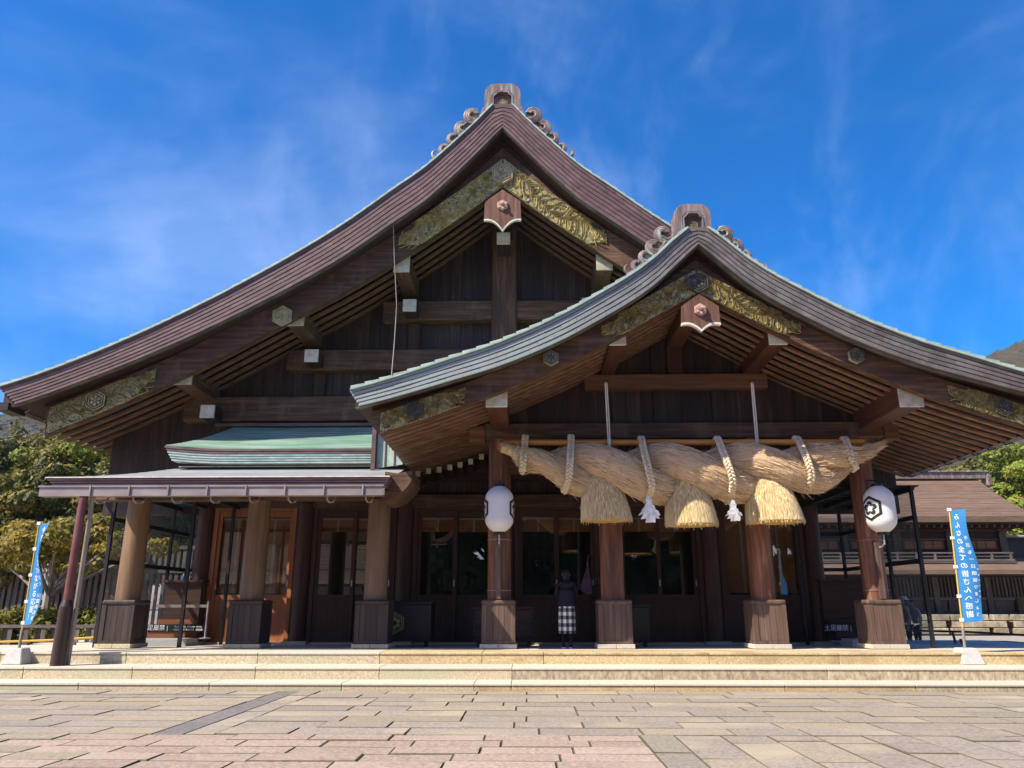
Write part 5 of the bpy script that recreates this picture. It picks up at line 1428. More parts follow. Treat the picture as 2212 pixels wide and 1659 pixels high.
# ================================================================== paper lanterns
def lantern(px, py, xcol, lab, turn=0.0):
    ly = 17.05; c = PY(px, py, ly); Rr, Hh = .315, .50
    e = empty('paper_lantern', c, label=lab, cat='lantern', group='white paper lanterns on the porch columns')
    prof = []
    n = 26
    def rad(z):
        k = abs(z)/Hh
        return Rr*(1-max(0, (k-.42)/.58)**2.3*.62) if k < 1 else Rr*.38
    for i in range(n*2+1):
        z = lerp(-Hh, Hh, i/(n*2)); prof.append((rad(z)*(1+(.006 if i % 2 else -.006)), c.z+z))
    B().lathe((c.x, c.y), prof, 40).build('paper_shade', M_PAPER, e, smooth=True)
    B().lathe((c.x, c.y), [(.115, c.z-Hh-.055), (.125, c.z-Hh+.012)], 24).build('bottom_ring', M_BLACK, e)
    B().lathe((c.x, c.y), [(.125, c.z+Hh-.012), (.115, c.z+Hh+.055)], 24).build('top_ring', M_BLACK, e)
    def on(side, a, b_, off):
        """point of the emblem plane wrapped on the lantern; a = arc, b = height"""
        th = (PI if side < 0 else 0)+a/Rr+turn
        r = rad(b_)+off
        return (c.x+r*math.cos(th), c.y+r*math.sin(th), c.z+b_)
    def patch(side, poly, off, m, name):
        # fill a convex polygon (in arc/height units) with a fan of fine rings so that it hugs the surface
        cx_ = sum(p[0] for p in poly)/len(poly); cy_ = sum(p[1] for p in poly)/len(poly)
        b = B(); K = 8; pp = []
        for i in range(len(poly)):
            p, q_ = poly[i], poly[(i+1) % len(poly)]
            for j in range(4): pp.append((lerp(p[0], q_[0], j/4), lerp(p[1], q_[1], j/4)))
        vs = []
        for k in range(K+1):
            for p in pp: vs.append(on(side, lerp(cx_, p[0], k/K), lerp(cy_, p[1], k/K), off))
        m_ = len(pp)
        fs = [(k*m_+i, k*m_+(i+1) % m_, (k+1)*m_+(i+1) % m_, (k+1)*m_+i) for k in range(K) for i in range(m_)]
        if len(poly) and side < 2: b.add(vs, fs)
        return b
    for side in (-1, 1):
        a = B()
        hx = hexpts(.275)
        b0 = patch(side, hx, .008, M_INK, 'x'); b1 = patch(side, [(p*.76, q_*.76) for p, q_ in hx], .012, None, 'x')
        b2 = patch(side, [(p*.69, q_*.69) for p, q_ in hx], .014, None, 'x'); b3 = patch(side, [(p*.665, q_*.665) for p, q_ in hx], .016, None, 'x')
        b0.build('emblem_black', M_INK, e); b1.build('emblem_white', M_PAPER, e); 
        b2.build('emblem_line', M_INK, e); b3.build('emblem_white', M_PAPER, e)
        fl = B()
        for i in range(5):
            an = PI/2+i*2*PI/5
            pet = [(.045+.105*math.cos(t)*.55+.055, .062*math.sin(t)) for t in [2*PI*k/12 for k in range(12)]]
            q_ = [(p*math.cos(an)-r_*math.sin(an), p*math.sin(an)+r_*math.cos(an)) for p, r_ in pet]
            pb2 = patch(side, q_, .020, None, 'x'); fl.add(pb2.v, pb2.f)
        fl.build('emblem_petals', M_INK, e)
        sn = B()
        for i in range(5):
            an = PI/2+i*2*PI/5
            for off_ in (-.35, 0, .35):
                q_ = [(.0, .004), (.085, .004), (.085, -.004), (0, -.004)]
                q_ = [(p*math.cos(an+off_*.6)-r_*math.sin(an+off_*.6), p*math.sin(an+off_*.6)+r_*math.cos(an+off_*.6)) for p, r_ in q_]
                pb2 = patch(side, q_, .024, None, 'x'); sn.add(pb2.v, pb2.f)
        sn.build('emblem_veins', M_PAPER, e)
    B().tube([(c.x, c.y, c.z-Hh-.05), (c.x, c.y, c.z-Hh-.26)], .016, 8).build('bottom_rod', M_STEEL, e)
    B().tube([(c.x, c.y, c.z-Hh-.24), (c.x+.0, c.y+.15, c.z-Hh-.30), (xcol, 17.33, c.z-Hh-.30)], .02, 6).build('lower_bracket', M_GUT, e)
    B().tube([(c.x, c.y, c.z+Hh+.05), (c.x, c.y+.02, c.z+Hh+.14), (xcol, 17.36, c.z+Hh+.18)], .018, 6).build('upper_bracket', M_BLACKM, e)
    bx('bracket_pole', xcol-.055, xcol+.055, 17.24, 17.335, FZ+1.02, c.z-Hh-.20, wood('bracket_timber', [(0.05,0.028,0.02),(0.10,0.06,0.045),(0.17,0.11,0.085)], 'z'), e)
    for z in (c.z-Hh-.13, FZ+1.2):
        B().tube([(xcol+.272*math.cos(a_), 17.6+.272*math.sin(a_), z) for a_ in [PI+PI*k/10 for k in range(11)]], .010, 5).build('strap', M_GUT, e)
lantern(1078.5, 1100, -0.64, 'left white paper lantern on the middle column, emblems turned to its sides')
lantern(1901, 1100, 7.642, 'right white paper lantern with a black hexagonal flower emblem on the last column', turn=.50)
# ================================================================== banners on concrete feet
def banner(fx, fy, top, lab, width, flip, cols_, footw, twist):
    f = PZ(fx, fy, 0.342); y = f.y+.16
    e = empty('banner_flag', (f.x, y, .342), label=lab, cat='banner', group='blue banners on concrete feet')
    w = footw/2; z0 = .343; h = .30
    B().add([(f.x-w,y-w,z0),(f.x+w,y-w,z0),(f.x+w,y+w,z0),(f.x-w,y+w,z0),(f.x-w*.66,y-w*.66,z0+h),(f.x+w*.66,y-w*.66,z0+h),(f.x+w*.66,y+w*.66,z0+h),(f.x-w*.66,y+w*.66,z0+h)],
            [(0,3,2,1),(4,5,6,7),(0,1,5,4),(1,2,6,5),(2,3,7,6),(3,0,4,7)]).build('concrete_foot', M_CONC, e, bevel=.015)
    t = PY(top[0], top[1], y); bot = Vector((f.x-.01, y, z0+h))
    tz = t.z
    P_ = lambda k: Vector((lerp(bot.x, t.x, k), y, lerp(bot.z, tz, k)))
    B().tube([P_(0), P_(.14)], .026, 10).build('pole_socket', M_PIPEG, e, smooth=True)
    B().tube([P_(.12), P_(1)], .015, 8).build('pole', M_YEL, e, smooth=True)
    k0, k1 = (0.18, 0.99)
    # cloth, gently billowing
    nU, nV = 8, 40
    def cl(u, v, off=0):
        p = P_(lerp(k1, k0, v)); W_ = width*(1-.0*v)
        a = twist*(1.25-.8*v if flip else 1.0)+u*.25*math.sin(v*7)
        sway = .05*math.sin(v*5+u*2.5)
        x = p.x+.02+W_*u*math.cos(a); yy = y-W_*u*math.sin(a)*1.0+sway*u-off
        return Vector((x, yy, p.z-.02-.04*u*math.sin(v*4)))
    b = B(); vs = [cl(i/nU, j/nV) for j in range(nV+1) for i in range(nU+1)]
    m = nU+1
    b.add(vs, [(j*m+i, j*m+i+1, (j+1)*m+i+1, (j+1)*m+i) for j in range(nV) for i in range(nU)])
    b.build('cloth', M_BLUE, e, smooth=True)
    for k in (0.0, .26, .52, .78, .985):
        c_ = P_(lerp(k1, k0, k)); bx('cloth_tab', c_.x-.035, c_.x+.035, y-.02, y+.02, c_.z-.03, c_.z+.03, M_WPRINT, e)
    H_ = (P_(k1)-P_(k0)).length
    for (txt, size, u0, v0, v1) in cols_:
        n = len(txt)
        for i, ch in enumerate(txt):
            if ch == ' ': continue
            me = text_mesh(ch, size, 0.0, mirror=flip)
            me.name = 'banner_character'
            vv = lerp(v0, v1, (i+.5)/n)
            # wrap the character on the cloth
            vs = [v.co.copy() for v in me.vertices]
            new = []
            for co in vs:
                u = u0+co.x/width; v = vv-co.y/H_
                new.append(cl(u, v, .006))
            o0 = cl(u0, vv, .006)
            for v, q_ in zip(me.vertices, new): v.co = q_-o0
            me.materials.clear(); me.materials.append(M_WPRINT)
            place('banner_character', me, o0, e)
banner(2101, 1436, (2050, 1098), 'wide blue banner with white mirrored writing to the right of the hall', .36, True,
       [('みんなの全ての皆さんへ感謝', .135, .36, .03, .97), ('今日も一日頑張りましょう', .085, .76, .22, .97), ('平成の大遷宮', .035, .94, .5, .8)], .46, .95)
banner(25, 1436, (85, 1128), 'narrow blue banner with white writing at the far left beside the drain pipe', .40, False,
       [('今度も縁でつながる応援！', .145, .55, .03, .97), ('ありがとう', .09, .86, .3, .62), ('出雲商店街', .09, .85, .68, .97)], .40, .62)

# ================================================================== people
SKIN = mat('skin', [(0.42, 0.26, 0.18), (0.50, 0.33, 0.24)], scale=5, rough=.6, bump=.05)
HAIR = mat('black_hair', [(0.010, 0.007, 0.006), (0.025, 0.018, 0.014)], scale=30, stretch=(2, 2, .2), rough=.5, bump=.3)
NAVY = mat('navy_cloth', [(0.006, 0.006, 0.014), (0.011, 0.012, 0.024)], scale=6, rough=.9, bump=.4, bdist=.02)
DARKC = mat('black_cloth', [(0.010, 0.010, 0.011), (0.018, 0.017, 0.018)], scale=6, rough=.9, bump=.4, bdist=.02)
BEIGE = mat('beige_cloth', [(0.36, 0.29, 0.22), (0.46, 0.39, 0.31)], scale=6, rough=.9, bump=.3, bdist=.02)
WHITEC = mat('white_cloth', [(0.62, 0.61, 0.58), (0.72, 0.71, 0.69)], scale=6, rough=.9, bump=.2)
PURP = mat('purple_cloth', [(0.045, 0.022, 0.048), (0.095, 0.05, 0.10)], scale=9, rough=.9, bump=.5, bdist=.02)
def skin_body(name, joints, edges, m, parent, loc, rot=0.0, levels=2):
    """joints: list of (x, y, z, rx, ry) relative to the feet; one continuous skinned surface"""
    me = bpy.data.meshes.new(name); ca, sa = math.cos(rot), math.sin(rot)
    me.from_pydata([(j[0]*ca-j[1]*sa, j[0]*sa+j[1]*ca, j[2]) for j in joints], edges, [])
    o = place(name, me, loc, parent)
    mo = o.modifiers.new('skin', 'SKIN'); mo.use_smooth_shade = True
    me.skin_vertices[0].data[0].use_root = True
    for i, j in enumerate(joints): me.skin_vertices[0].data[i].radius = (j[3], j[4])
    s_ = o.modifiers.new('sub', 'SUBSURF'); s_.levels = levels; s_.render_levels = levels
    # bake so that the material is applied on the evaluated surface
    dg = bpy.context.evaluated_depsgraph_get(); em = bpy.data.meshes.new_from_object(o.evaluated_get(dg))
    o.modifiers.clear(); old = o.data; em.name = name; o.data = em; em.materials.clear(); em.materials.append(m)
    em.polygons.foreach_set('use_smooth', [True]*len(em.polygons))
    return o
def head(parent, c, rot, hair_len=.10, hat=None, tilt=0.0, R_=1.0):
    """head with face, ears and hair; rot 0 looks away from the camera (+Y)"""
    ca, sa = math.cos(rot), math.sin(rot)
    def T_(x, y, z):
        y2 = y*math.cos(tilt)+z*math.sin(-tilt)*-1*0+z*math.sin(tilt); z2 = z*math.cos(tilt)-y*math.sin(tilt)
        return (c[0]+(x*ca-y2*sa)*R_, c[1]+(x*sa+y2*ca)*R_, c[2]+z2*R_)
    b = B(); n, m = 20, 14; vs = []
    for i in range(m+1):
        ph = PI*i/m
        for k in range(n):
            a = 2*PI*k/n; x = .075*math.sin(ph)*math.cos(a); y = .092*math.sin(ph)*math.sin(a); z = .115*math.cos(ph)
            if z < 0: x *= 1+z*2.2; y *= 1+z*1.2
            if y > .05 and abs(x) < .02 and -.03 < z < .02: y += .014     # nose
            if y > .05 and abs(abs(x)-.03) < .014 and 0 < z < .035: y -= .008   # eye sockets
            vs.append(T_(x, y, z))
    fs = [(i*n+k, i*n+(k+1) % n, (i+1)*n+(k+1) % n, (i+1)*n+k) for i in range(m) for k in range(n)]
    b.add(vs, fs)
    for s in (-1, 1): b.tube([T_(s*.074, .0, .012), T_(s*.088, -.012, .0), T_(s*.078, .0, -.03)], [.008, .016, .008], 6)
    b.build('head', SKIN, parent, smooth=True)
    e = B()
    for s in (-1, 1): e.tube([T_(s*.03, .080, .018), T_(s*.03, .088, .018)], [.011, .006], 8)
    e.tube([T_(-.022, .083, -.052), T_(0, .092, -.054), T_(.022, .083, -.052)], .005, 6)
    e.build('eyes_and_mouth', HAIR, parent)
    h = B(); vs = []
    for i in range(m+1):
        ph = PI*.72*i/m
        for k in range(n):
            a = 2*PI*k/n; x = .086*math.sin(ph)*math.cos(a); y = .103*math.sin(ph)*math.sin(a); z = .125*math.cos(ph)
            if y > .02: z = max(z, .045+.3*(y-.02)*.2); 
            if y < .02 and i == m: z -= hair_len
            vs.append(T_(x, y-.006, z))
    h.add(vs, fs); h.build('hair', HAIR, parent, smooth=True)
    if hat:
        hh = B(); vs = []; pr = [(.15, .045), (.14, .06), (.100, .068), (.100, .11), (.085, .145), (.03, .16), (.001, .162)]
        for r, z in pr:
            for k in range(20): a = 2*PI*k/20; vs.append(T_(r*math.cos(a), r*1.08*math.sin(a), z))
        hh.add(vs, [(i*20+k, i*20+(k+1) % 20, (i+1)*20+(k+1) % 20, (i+1)*20+k) for i in range(len(pr)-1) for k in range(20)]).build('hat', hat, parent, smooth=True)
def shoe(parent, x, y, z, rot, m, sole):
    ca, sa = math.cos(rot), math.sin(rot)
    T_ = lambda a, b_, c: (x+a*ca-b_*sa, y+a*sa+b_*ca, z+c)
    b = B(); sec = [(-.085, .028, .055), (-.06, .038, .075), (0, .040, .062), (.07, .045, .045), (.12, .042, .036), (.155, .022, .022)]
    vs = []
    for yy, w, h in sec:
        for k in range(10):
            a = 2*PI*k/10; vs.append(T_(w*math.cos(a), yy, .018+h/2+h/2*math.sin(a)))
    b.add(vs, [(i*10+k, i*10+(k+1) % 10, (i+1)*10+(k+1) % 10, (i+1)*10+k) for i in range(len(sec)-1) for k in range(10)]+[tuple(range(10))])
    b.build('shoe', m, parent, smooth=True)
    so = B(); poly = [(-.03,-.09),(.03,-.09),(.045,0),(.05,.08),(.03,.15),(0,.165),(-.03,.15),(-.05,.08),(-.045,0)]
    vs = [T_(a, b_, 0) for a, b_ in poly]+[T_(a, b_, .022) for a, b_ in poly]; n = len(poly)
    so.add(vs, [tuple(range(n-1, -1, -1)), tuple(range(n, 2*n))]+[(i, (i+1) % n, (i+1) % n+n, i+n) for i in range(n)]).build('shoe_sole', sole, parent)
def hands(parent, c, rot, s=1.0):
    """two hands pressed together with separate fingers"""
    ca, sa = math.cos(rot), math.sin(rot)
    T_ = lambda x, y, z: (c[0]+x*ca-y*sa, c[1]+x*sa+y*ca, c[2]+z)
    for sg in (-1, 1):
        b = B()
        b.tube([T_(sg*.028, -.03, -.09), T_(sg*.016, 0, -.03), T_(sg*.014, .01, .01), T_(sg*.012, .012, .025)], [.022, .026, .028, .02], 8)
        for k, (o_, ln) in enumerate(((-.024, .068), (-.008, .078), (.008, .072), (.024, .056))):
            b.tube([T_(sg*.012, .012+o_, .02), T_(sg*.010, .016+o_, .02+ln*.55), T_(sg*.008, .014+o_, .02+ln)], [.0085, .008, .006], 6)
        b.tube([T_(sg*.016, -.018, -.02), T_(sg*.012, -.040, .008), T_(sg*.009, -.044, .038)], [.011, .009, .007], 6)
        b.build('hand', SKIN, parent, smooth=True)
def person(loc, rot, h, jacket, legs, lab, arms='pray', hat=None, skirt=None, hair=.08, bow=.15, shoes=None, bag=None, grp=None):
    k = h/1.62
    e = empty('person', loc, label=lab, cat='person', group=grp)
    fy = bow
    J = [(0,0,.90,.135,.10),(0,.01,1.03,.125,.088),(0,.03*fy/.15,1.20,.150,.095),(0,.05*fy/.15,1.32,.140,.085),(0,.08*fy/.15,1.40,.055,.055),(0,.10*fy/.15,1.46,.048,.050)]
    E = [(0,1),(1,2),(2,3),(3,4),(4,5)]
    ends = []
    for s in (-1, 1):
        i = len(J)
        if arms == 'pray': J += [(s*.17,.05,1.335,.055,.055),(s*.225,.04,1.10,.050,.050),(s*.12,.25,1.09,.040,.040),(s*.045,.30,1.17,.030,.030)]
        elif arms == 'down': J += [(s*.17,.03,1.335,.055,.055),(s*.225,.0,1.08,.048,.048),(s*.225,.06,.86,.038,.038),(s*.22,.07,.80,.030,.030)]
        E += [(3, i), (i, i+1), (i+1, i+2), (i+2, i+3)]; ends.append(J[-1])
    body = skin_body('body', [(a*k, b_*k, c*k, d*k, e_*k) for a, b_, c, d, e_ in J], E, jacket, e, loc, rot)
    LJ = [(0,0,.92,.13,.10),(-.085,0,.80,.085,.085),(-.08,.01,.47,.052,.055),(-.075,-.01,.09,.036,.038),(.085,0,.80,.085,.085),(.08,.01,.47,.052,.055),(.075,-.01,.09,.036,.038)]
    skin_body('legs', [(a*k, b_*k, c*k, d*k, e_*k) for a, b_, c, d, e_ in LJ], [(0,1),(1,2),(2,3),(0,4),(4,5),(5,6)], legs, e, loc, rot)
    ca, sa = math.cos(rot), math.sin(rot)
    G = lambda x, y, z: (loc[0]+(x*ca-y*sa)*k, loc[1]+(x*sa+y*ca)*k, loc[2]+z*k)
    head(e, G(0, .13*fy/.15, 1.535), rot, hair, hat, tilt=fy*2.2, R_=k)
    if arms == 'pray': hands(e, G(0, .31, 1.24), rot)
    else:
        for s in (-1, 1):
            b = B(); c_ = Vector(G(s*.22, .075, .775))
            b.tube([c_+Vector((0,0,.05)), c_, c_-Vector((0,0,.05))], [.022,.028,.022], 8)
            for q_, ln in ((-.022,.055),(-.007,.065),(.008,.06),(.022,.05)):
                b.tube([c_+Vector((0,q_,-.045)), c_+Vector((.004,q_*1.05,-.045-ln*.6)), c_+Vector((.010,q_,-.045-ln))], [.009,.008,.006], 6)
            b.tube([c_+Vector((0,.02,.0)), c_+Vector((.0,.045,-.025)), c_+Vector((0,.05,-.05))], [.011,.009,.007], 6)
            b.build('hand', SKIN, e, smooth=True)
    for s in (-1, 1): shoe(e, G(s*.078, 0, 0)[0], G(s*.078, 0, 0)[1], loc[2], rot, shoes or M_BLACK, M_PAPER)
    if skirt:
        b = B(); m, n = 16, 40; vs = []
        for i in range(m+1):
            t = i/m; z = lerp(.93, .30, t)
            rx, ry = lerp(.165, .185, min(1, t*2.2))-.02*max(0, t-.6), lerp(.125, .15, min(1, t*2))
            for q_ in range(n):
                a = 2*PI*q_/n; f = 1+.05*t*math.sin(a*7+1)+.03*t*math.sin(a*3)
                vs.append(G(rx*math.cos(a)*f, ry*math.sin(a)*f, z))
        b.add(vs, [(i*n+q_, (i+1)*n+q_, (i+1)*n+(q_+1) % n, i*n+(q_+1) % n) for i in range(m) for q_ in range(n)])
        b.build('skirt', skirt, e, smooth=True)
    return e, G
# gingham cloth
GM = bpy.data.materials.new('black_white_gingham'); GM.use_nodes = True
t_ = GM.node_tree; N_ = t_.nodes; L_ = t_.links; tcn = N_.new('ShaderNodeTexCoord'); sx = N_.new('ShaderNodeSeparateXYZ'); L_.new(tcn.outputs['Object'], sx.inputs[0])
def sq(axis, per, off):
    a = N_.new('ShaderNodeMath'); a.operation = 'MULTIPLY_ADD'; a.inputs[1].default_value = 1/per; a.inputs[2].default_value = off; L_.new(sx.outputs[axis], a.inputs[0])
    f = N_.new('ShaderNodeMath'); f.operation = 'FRACT'; L_.new(a.outputs[0], f.inputs[0])
    g_ = N_.new('ShaderNodeMath'); g_.operation = 'GREATER_THAN'; g_.inputs[1].default_value = .5; L_.new(f.outputs[0], g_.inputs[0]); return g_.outputs[0]
s1, s2 = sq(0, .118, .22), sq(2, .158, .1)
ad2 = N_.new('ShaderNodeMath'); ad2.operation = 'ADD'; L_.new(s1, ad2.inputs[0]); L_.new(s2, ad2.inputs[1])
rp = N_.new('ShaderNodeValToRGB'); rp.color_ramp.interpolation = 'CONSTANT'
rp.color_ramp.elements[0].color = (.012,.012,.012,1); rp.color_ramp.elements[1].position = .7; rp.color_ramp.elements[1].color = (.78,.77,.75,1)
k_ = rp.color_ramp.elements.new(.3); k_.color = (.20,.20,.20,1)
hv = N_.new('ShaderNodeMath'); hv.operation = 'MULTIPLY'; hv.inputs[1].default_value = .5; L_.new(ad2.outputs[0], hv.inputs[0]); L_.new(hv.outputs[0], rp.inputs[0])
L_.new(rp.outputs[0], N_['Principled BSDF'].inputs['Base Color']); N_['Principled BSDF'].inputs['Roughness'].default_value = .9
pf = PZ(1226, 1399, FZ); pf = Vector((pf.x, 17.75, floor_z(17.75)))
pe, G = person(tuple(pf), 0.0, 1.66, NAVY, DARKC, 'woman in a dark navy hoodie and a black and white checked skirt praying', skirt=GM, shoes=M_BLACK, bow=.16)
# hood lying on the back, jacket hem
B().tube([G(-.11, -.03, 1.36), G(-.06, -.11, 1.31), G(0, -.13, 1.29), G(.06, -.11, 1.31), G(.11, -.03, 1.36)], [.04, .055, .06, .055, .04], 10).build('hood', NAVY, pe, smooth=True)
hb = B(); vs = []
for i in range(9):
    t = i/8; z = lerp(1.20, .86, t); rx, ry = lerp(.168, .188, t), lerp(.115, .155, t)
    for q_ in range(28): a = 2*PI*q_/28; f = 1+.03*math.sin(5*a+t*3); vs.append(G(rx*math.cos(a)*f, ry*math.sin(a)*f+.01, z))
hb.add(vs, [(i*28+q_, (i+1)*28+q_, (i+1)*28+(q_+1) % 28, i*28+(q_+1) % 28) for i in range(8) for q_ in range(28)]).build('jacket_hem', NAVY, pe, smooth=True)
# second visitor, mostly behind the fifth column, with a purple bag
p2 = PY(1292, 1390, 18.5); p2 = (p2.x+.08, 18.55, floor_z(18.55))
pe2, G2 = person(p2, 0.0, 1.62, DARKC, DARKC, 'person in black clothes mostly hidden behind the column right of the praying woman', shoes=M_BLACK, bow=.12)
bp_ = PY(1268, 1260, 18.3)
bag = empty('shoulder_bag', bp_, label='purple shoulder bag hanging left of the person behind the fifth column', cat='bag')
bz = [(.02, .50, .02, .01), (.025, .35, .03, .02), (.015, .22, .06, .035), (-.005, .08, .10, .05), (-.02, -.06, .135, .065), (-.01, -.16, .13, .06), (.02, -.24, .08, .04), (.02, -.255, .02, .01)]
vs = []
bxp = lambda i: bz[i]
for (dx_, dz_, rx, ry) in bz:
    for q_ in range(18): a = 2*PI*q_/18; vs.append((bp_.x+dx_+rx*math.cos(a)*(1+.06*math.sin(4*a)), 18.3+ry*math.sin(a), bp_.z+dz_))
B().add(vs, [(i*18+q_, i*18+(q_+1) % 18, (i+1)*18+(q_+1) % 18, (i+1)*18+q_) for i in range(len(bz)-1) for q_ in range(18)]+[tuple(range(18)), tuple((len(bz)-1)*18+q_ for q_ in range(17, -1, -1))]).build('bag_body', PURP, bag, smooth=True)
B().tube([(bp_.x+.02, 18.3, bp_.z+.48), (bp_.x+.05, 18.34, bp_.z+.62), (p2[0]-.1, 18.42, bp_.z+.72), (p2[0]-.12, 18.52, bp_.z+.70)], .012, 6).build('bag_strap', PURP, bag)
# visitors seen through the right-hand glass
q1 = PY(1966, 1380, 24.0)
person((q1.x, 24.0, 0.0+.05), PI/2-.2, 1.60, BEIGE, DARKC, 'person in a white sun hat and beige coat seen through the right glass booth', arms='down', hat=WHITEC, bow=.03, shoes=M_PAPER)
q2 = PY(1984, 1380, 24.8)
person((q2.x, 24.8, .05), PI/2+.3, 1.55, BEIGE, DARKC, 'person in a pale top walking beside the visitor in the sun hat, behind the glass', arms='down', bow=.03)
# blue spray bottle on the desk in the left booth
sb_ = PY(704, 1199, 20.0)
bt = PY(398, 1201, 21.0)
bo = empty('bottle', (bt.x, 21.1, 2.11), label='small blue bottle standing on the desk in the left glass booth', cat='bottle')
B().lathe((bt.x, 21.1), [(.035, 2.11), (.035, 2.20), (.014, 2.23)], 12).build('bottle_body', M_BLUE, bo, smooth=True)
B().lathe((bt.x, 21.1), [(.013, 2.23), (.013, 2.27)], 10).build('bottle_cap', M_WPRINT, bo)
# cable hanging over the main gable
cb = empty('cable', PY(850, 470, 19.0), label='thin grey cable hanging from the main roof verge down across the gable', cat='cable')
a1 = PY(862, 412, 18.98); a2 = PY(849, 470, 18.95)
pts = [a1, PY(853, 440, 18.95), a2, PY(852, 560, 19.1), PY(857, 660, 19.3), PY(852, 740, 19.2), PY(845, 822, 18.9)]
B().tube(pts, .014, 6).build('cable_line', M_PIPEG, cb, smooth=True)
COPP = mat('pink_copper_clip', [(0.45,0.20,0.14),(0.55,0.28,0.20)], scale=5, rough=.5)
for p in (a1, a2): B().lathe((p.x, p.y), [(.02, p.z-.05), (.045, p.z-.02), (.045, p.z+.02), (.02, p.z+.05)], 10).build('cable_clip', COPP, cb)
B().tube([a1, (a1.x+.10, a1.y+.1, a1.z-.10), (a1.x+.16, 19.12, a1.z-.20)], .012, 6).build('cable_stay', M_PIPED, cb)

# ================================================================== fence and handrails
GREYW = wood('grey_fence_timber', [(0.055,0.042,0.034),(0.11,0.09,0.075),(0.19,0.165,0.14)], 'z', rough=.85)
GREYX = wood('grey_fence_timber', [(0.055,0.042,0.034),(0.11,0.09,0.075),(0.19,0.165,0.14)], 'x', rough=.85)
fe = empty('timber_fence', (-14, 25, 0), label='low weathered timber picket fence at the left edge behind the banner', cat='fence')
FY = 22.5
x = -19.5
zt = PY(100, 1352, FY).z
i = 0
while x < -10.1:
    bx('picket', x, x+.13, FY+(.07 if i % 2 else -.07), FY+(.10 if i % 2 else -.04), GROUND_Z, zt-.05, GREYW, fe); x += .24; i += 1
bx('top_rail', -19.6, -10.0, FY-.10, FY+.12, zt-.05, zt+.03, GREYX, fe); bx('lower_rail', -19.6, -10.0, FY-.035, FY+.065, .33, .40, GREYX, fe)
for x in (-18.4, -15.2, -12.1): bx('fence_post', x, x+.14, FY-.02, FY+.12, GROUND_Z, zt+.12, GREYW, fe)
hr = empty('bamboo_handrail', (-14, 20, 0.8), label='thin bamboo handrail running in front of the timber fence', cat='handrail')
B().tube([PY(-40, 1388, 20), PY(110, 1383, 20.6), PY(250, 1374, 21.4)], .028, 8).build('rail', M_YEL, hr, smooth=True)
for px in (-30, 60, 160): p = PY(px, 1385, 20.4); bx('rail_post', p.x-.03, p.x+.03, 20.42, 20.47, GROUND_Z, p.z-.03, GREYW, hr)
fe2 = empty('timber_fence', (-17, 31, 0), label='taller timber fence far back under the trees on the left', cat='fence')
x = -24
while x < -13:
    bx('picket', x, x+.14, 33, 33.04, GROUND_Z, 3.9, GREYW, fe2); x += .26
bx('top_rail', -24, -13, 32.95, 33.12, 3.78, 3.92, GREYX, fe2); bx('lower_rail', -24, -13, 32.95, 33.1, 2.8, 2.92, GREYX, fe2)
h2 = empty('handrail', (15, 24, .8), label='brown and orange painted handrail behind the right banner', cat='handrail')
RUST = mat('rust_orange_paint', [(0.30, 0.085, 0.03), (0.40, 0.12, 0.05)], scale=3, rough=.5)
DRED = mat('dark_red_paint', [(0.10, 0.028, 0.022), (0.14, 0.04, 0.03)], scale=3, rough=.5)
B().tube([PY(1960, 1362, 24), PY(2090, 1365, 22.5), PY(2230, 1373, 21)], .03, 8).build('rail', DRED, h2, smooth=True)
p = PY(2106, 1400, 21.5); B().tube([(p.x, 22.3, GROUND_Z), (p.x-.1, 22.3, PY(2096, 1366, 22.3).z)], .035, 8).build('rail_post', DRED, h2)
p = PY(2165, 1395, 20.2); B().tube([(p.x, 21.8, GROUND_Z), (p.x-.15, 21.8, PY(2152, 1380, 21.8).z)], .035, 8).build('rail_post', RUST, h2)

# ================================================================== two-storey gate hall behind on the right
BR = mat('cypress_bark_roof', [(0.09, 0.056, 0.038), (0.14, 0.090, 0.062), (0.19, 0.128, 0.09)], scale=3, stretch=(.35, 1, 3), rough=.95, bump=.5, bdist=.03, detail=9, nrough=.75)
bg_ = empty('background_hall', (30, 46, 0), label='two storey dark timber hall with a brown bark roof and balcony, right background', cat='building')
YB = 46.0
def Q(px, py, Y=YB): return PY(px, py, Y)
def zz_(py, Y=YB): return PY(2000, py, Y).z
xr = Q(2172, 1150).x          # right wall corner of the upper storey
xl = Q(1500, 1150).x
yb2 = YB+6
ze = zz_(1116, YB-2.0); zr_ = PY(2050, 1036, YB+3).z
# roof with a concave hipped right slope, built as stepped bark courses
nn = 22
for i in range(nn):
    t0, t1 = i/nn, (i+1)/nn
    def prm(t):
        y = lerp(YB-2.2, YB+3, t); z = lerp(ze, zr_, t**1.25*0.55+t*0.45)
        # right hip edge from photo
        px = {0: 2245, .25: 2200, .45: 2175, .65: 2152, 1: 2118}
        ks = sorted(px); 
        for a, b_ in zip(ks, ks[1:]):
            if t <= b_: v = lerp(px[a], px[b_], (t-a)/(b_-a)); break
        return y, z, PY(v, 1080, y).x
    (y0, z0, x0), (y1, z1, x1) = prm(t0), prm(t1)
    sheet('bark_course', [(xl-3, y0, z0+.03), (x0, y0, z0+.03), (x1, y1+.05, z1+.03), (xl-3, y1+.05, z1+.03)], .06, BR, bg_)
    if i == 0: xe, xeb = x0, x0
bx('roof_edge', xl-3, xe, YB-2.2, YB-1.9, ze-.32, ze-.04, BR, bg_); bx('roof_soffit', xl-3, xe-.3, YB-1.9, YB+3, ze-.42, ze-.34, dark('x'), bg_)
xrid = Q(2124, 1030, YB+3).x
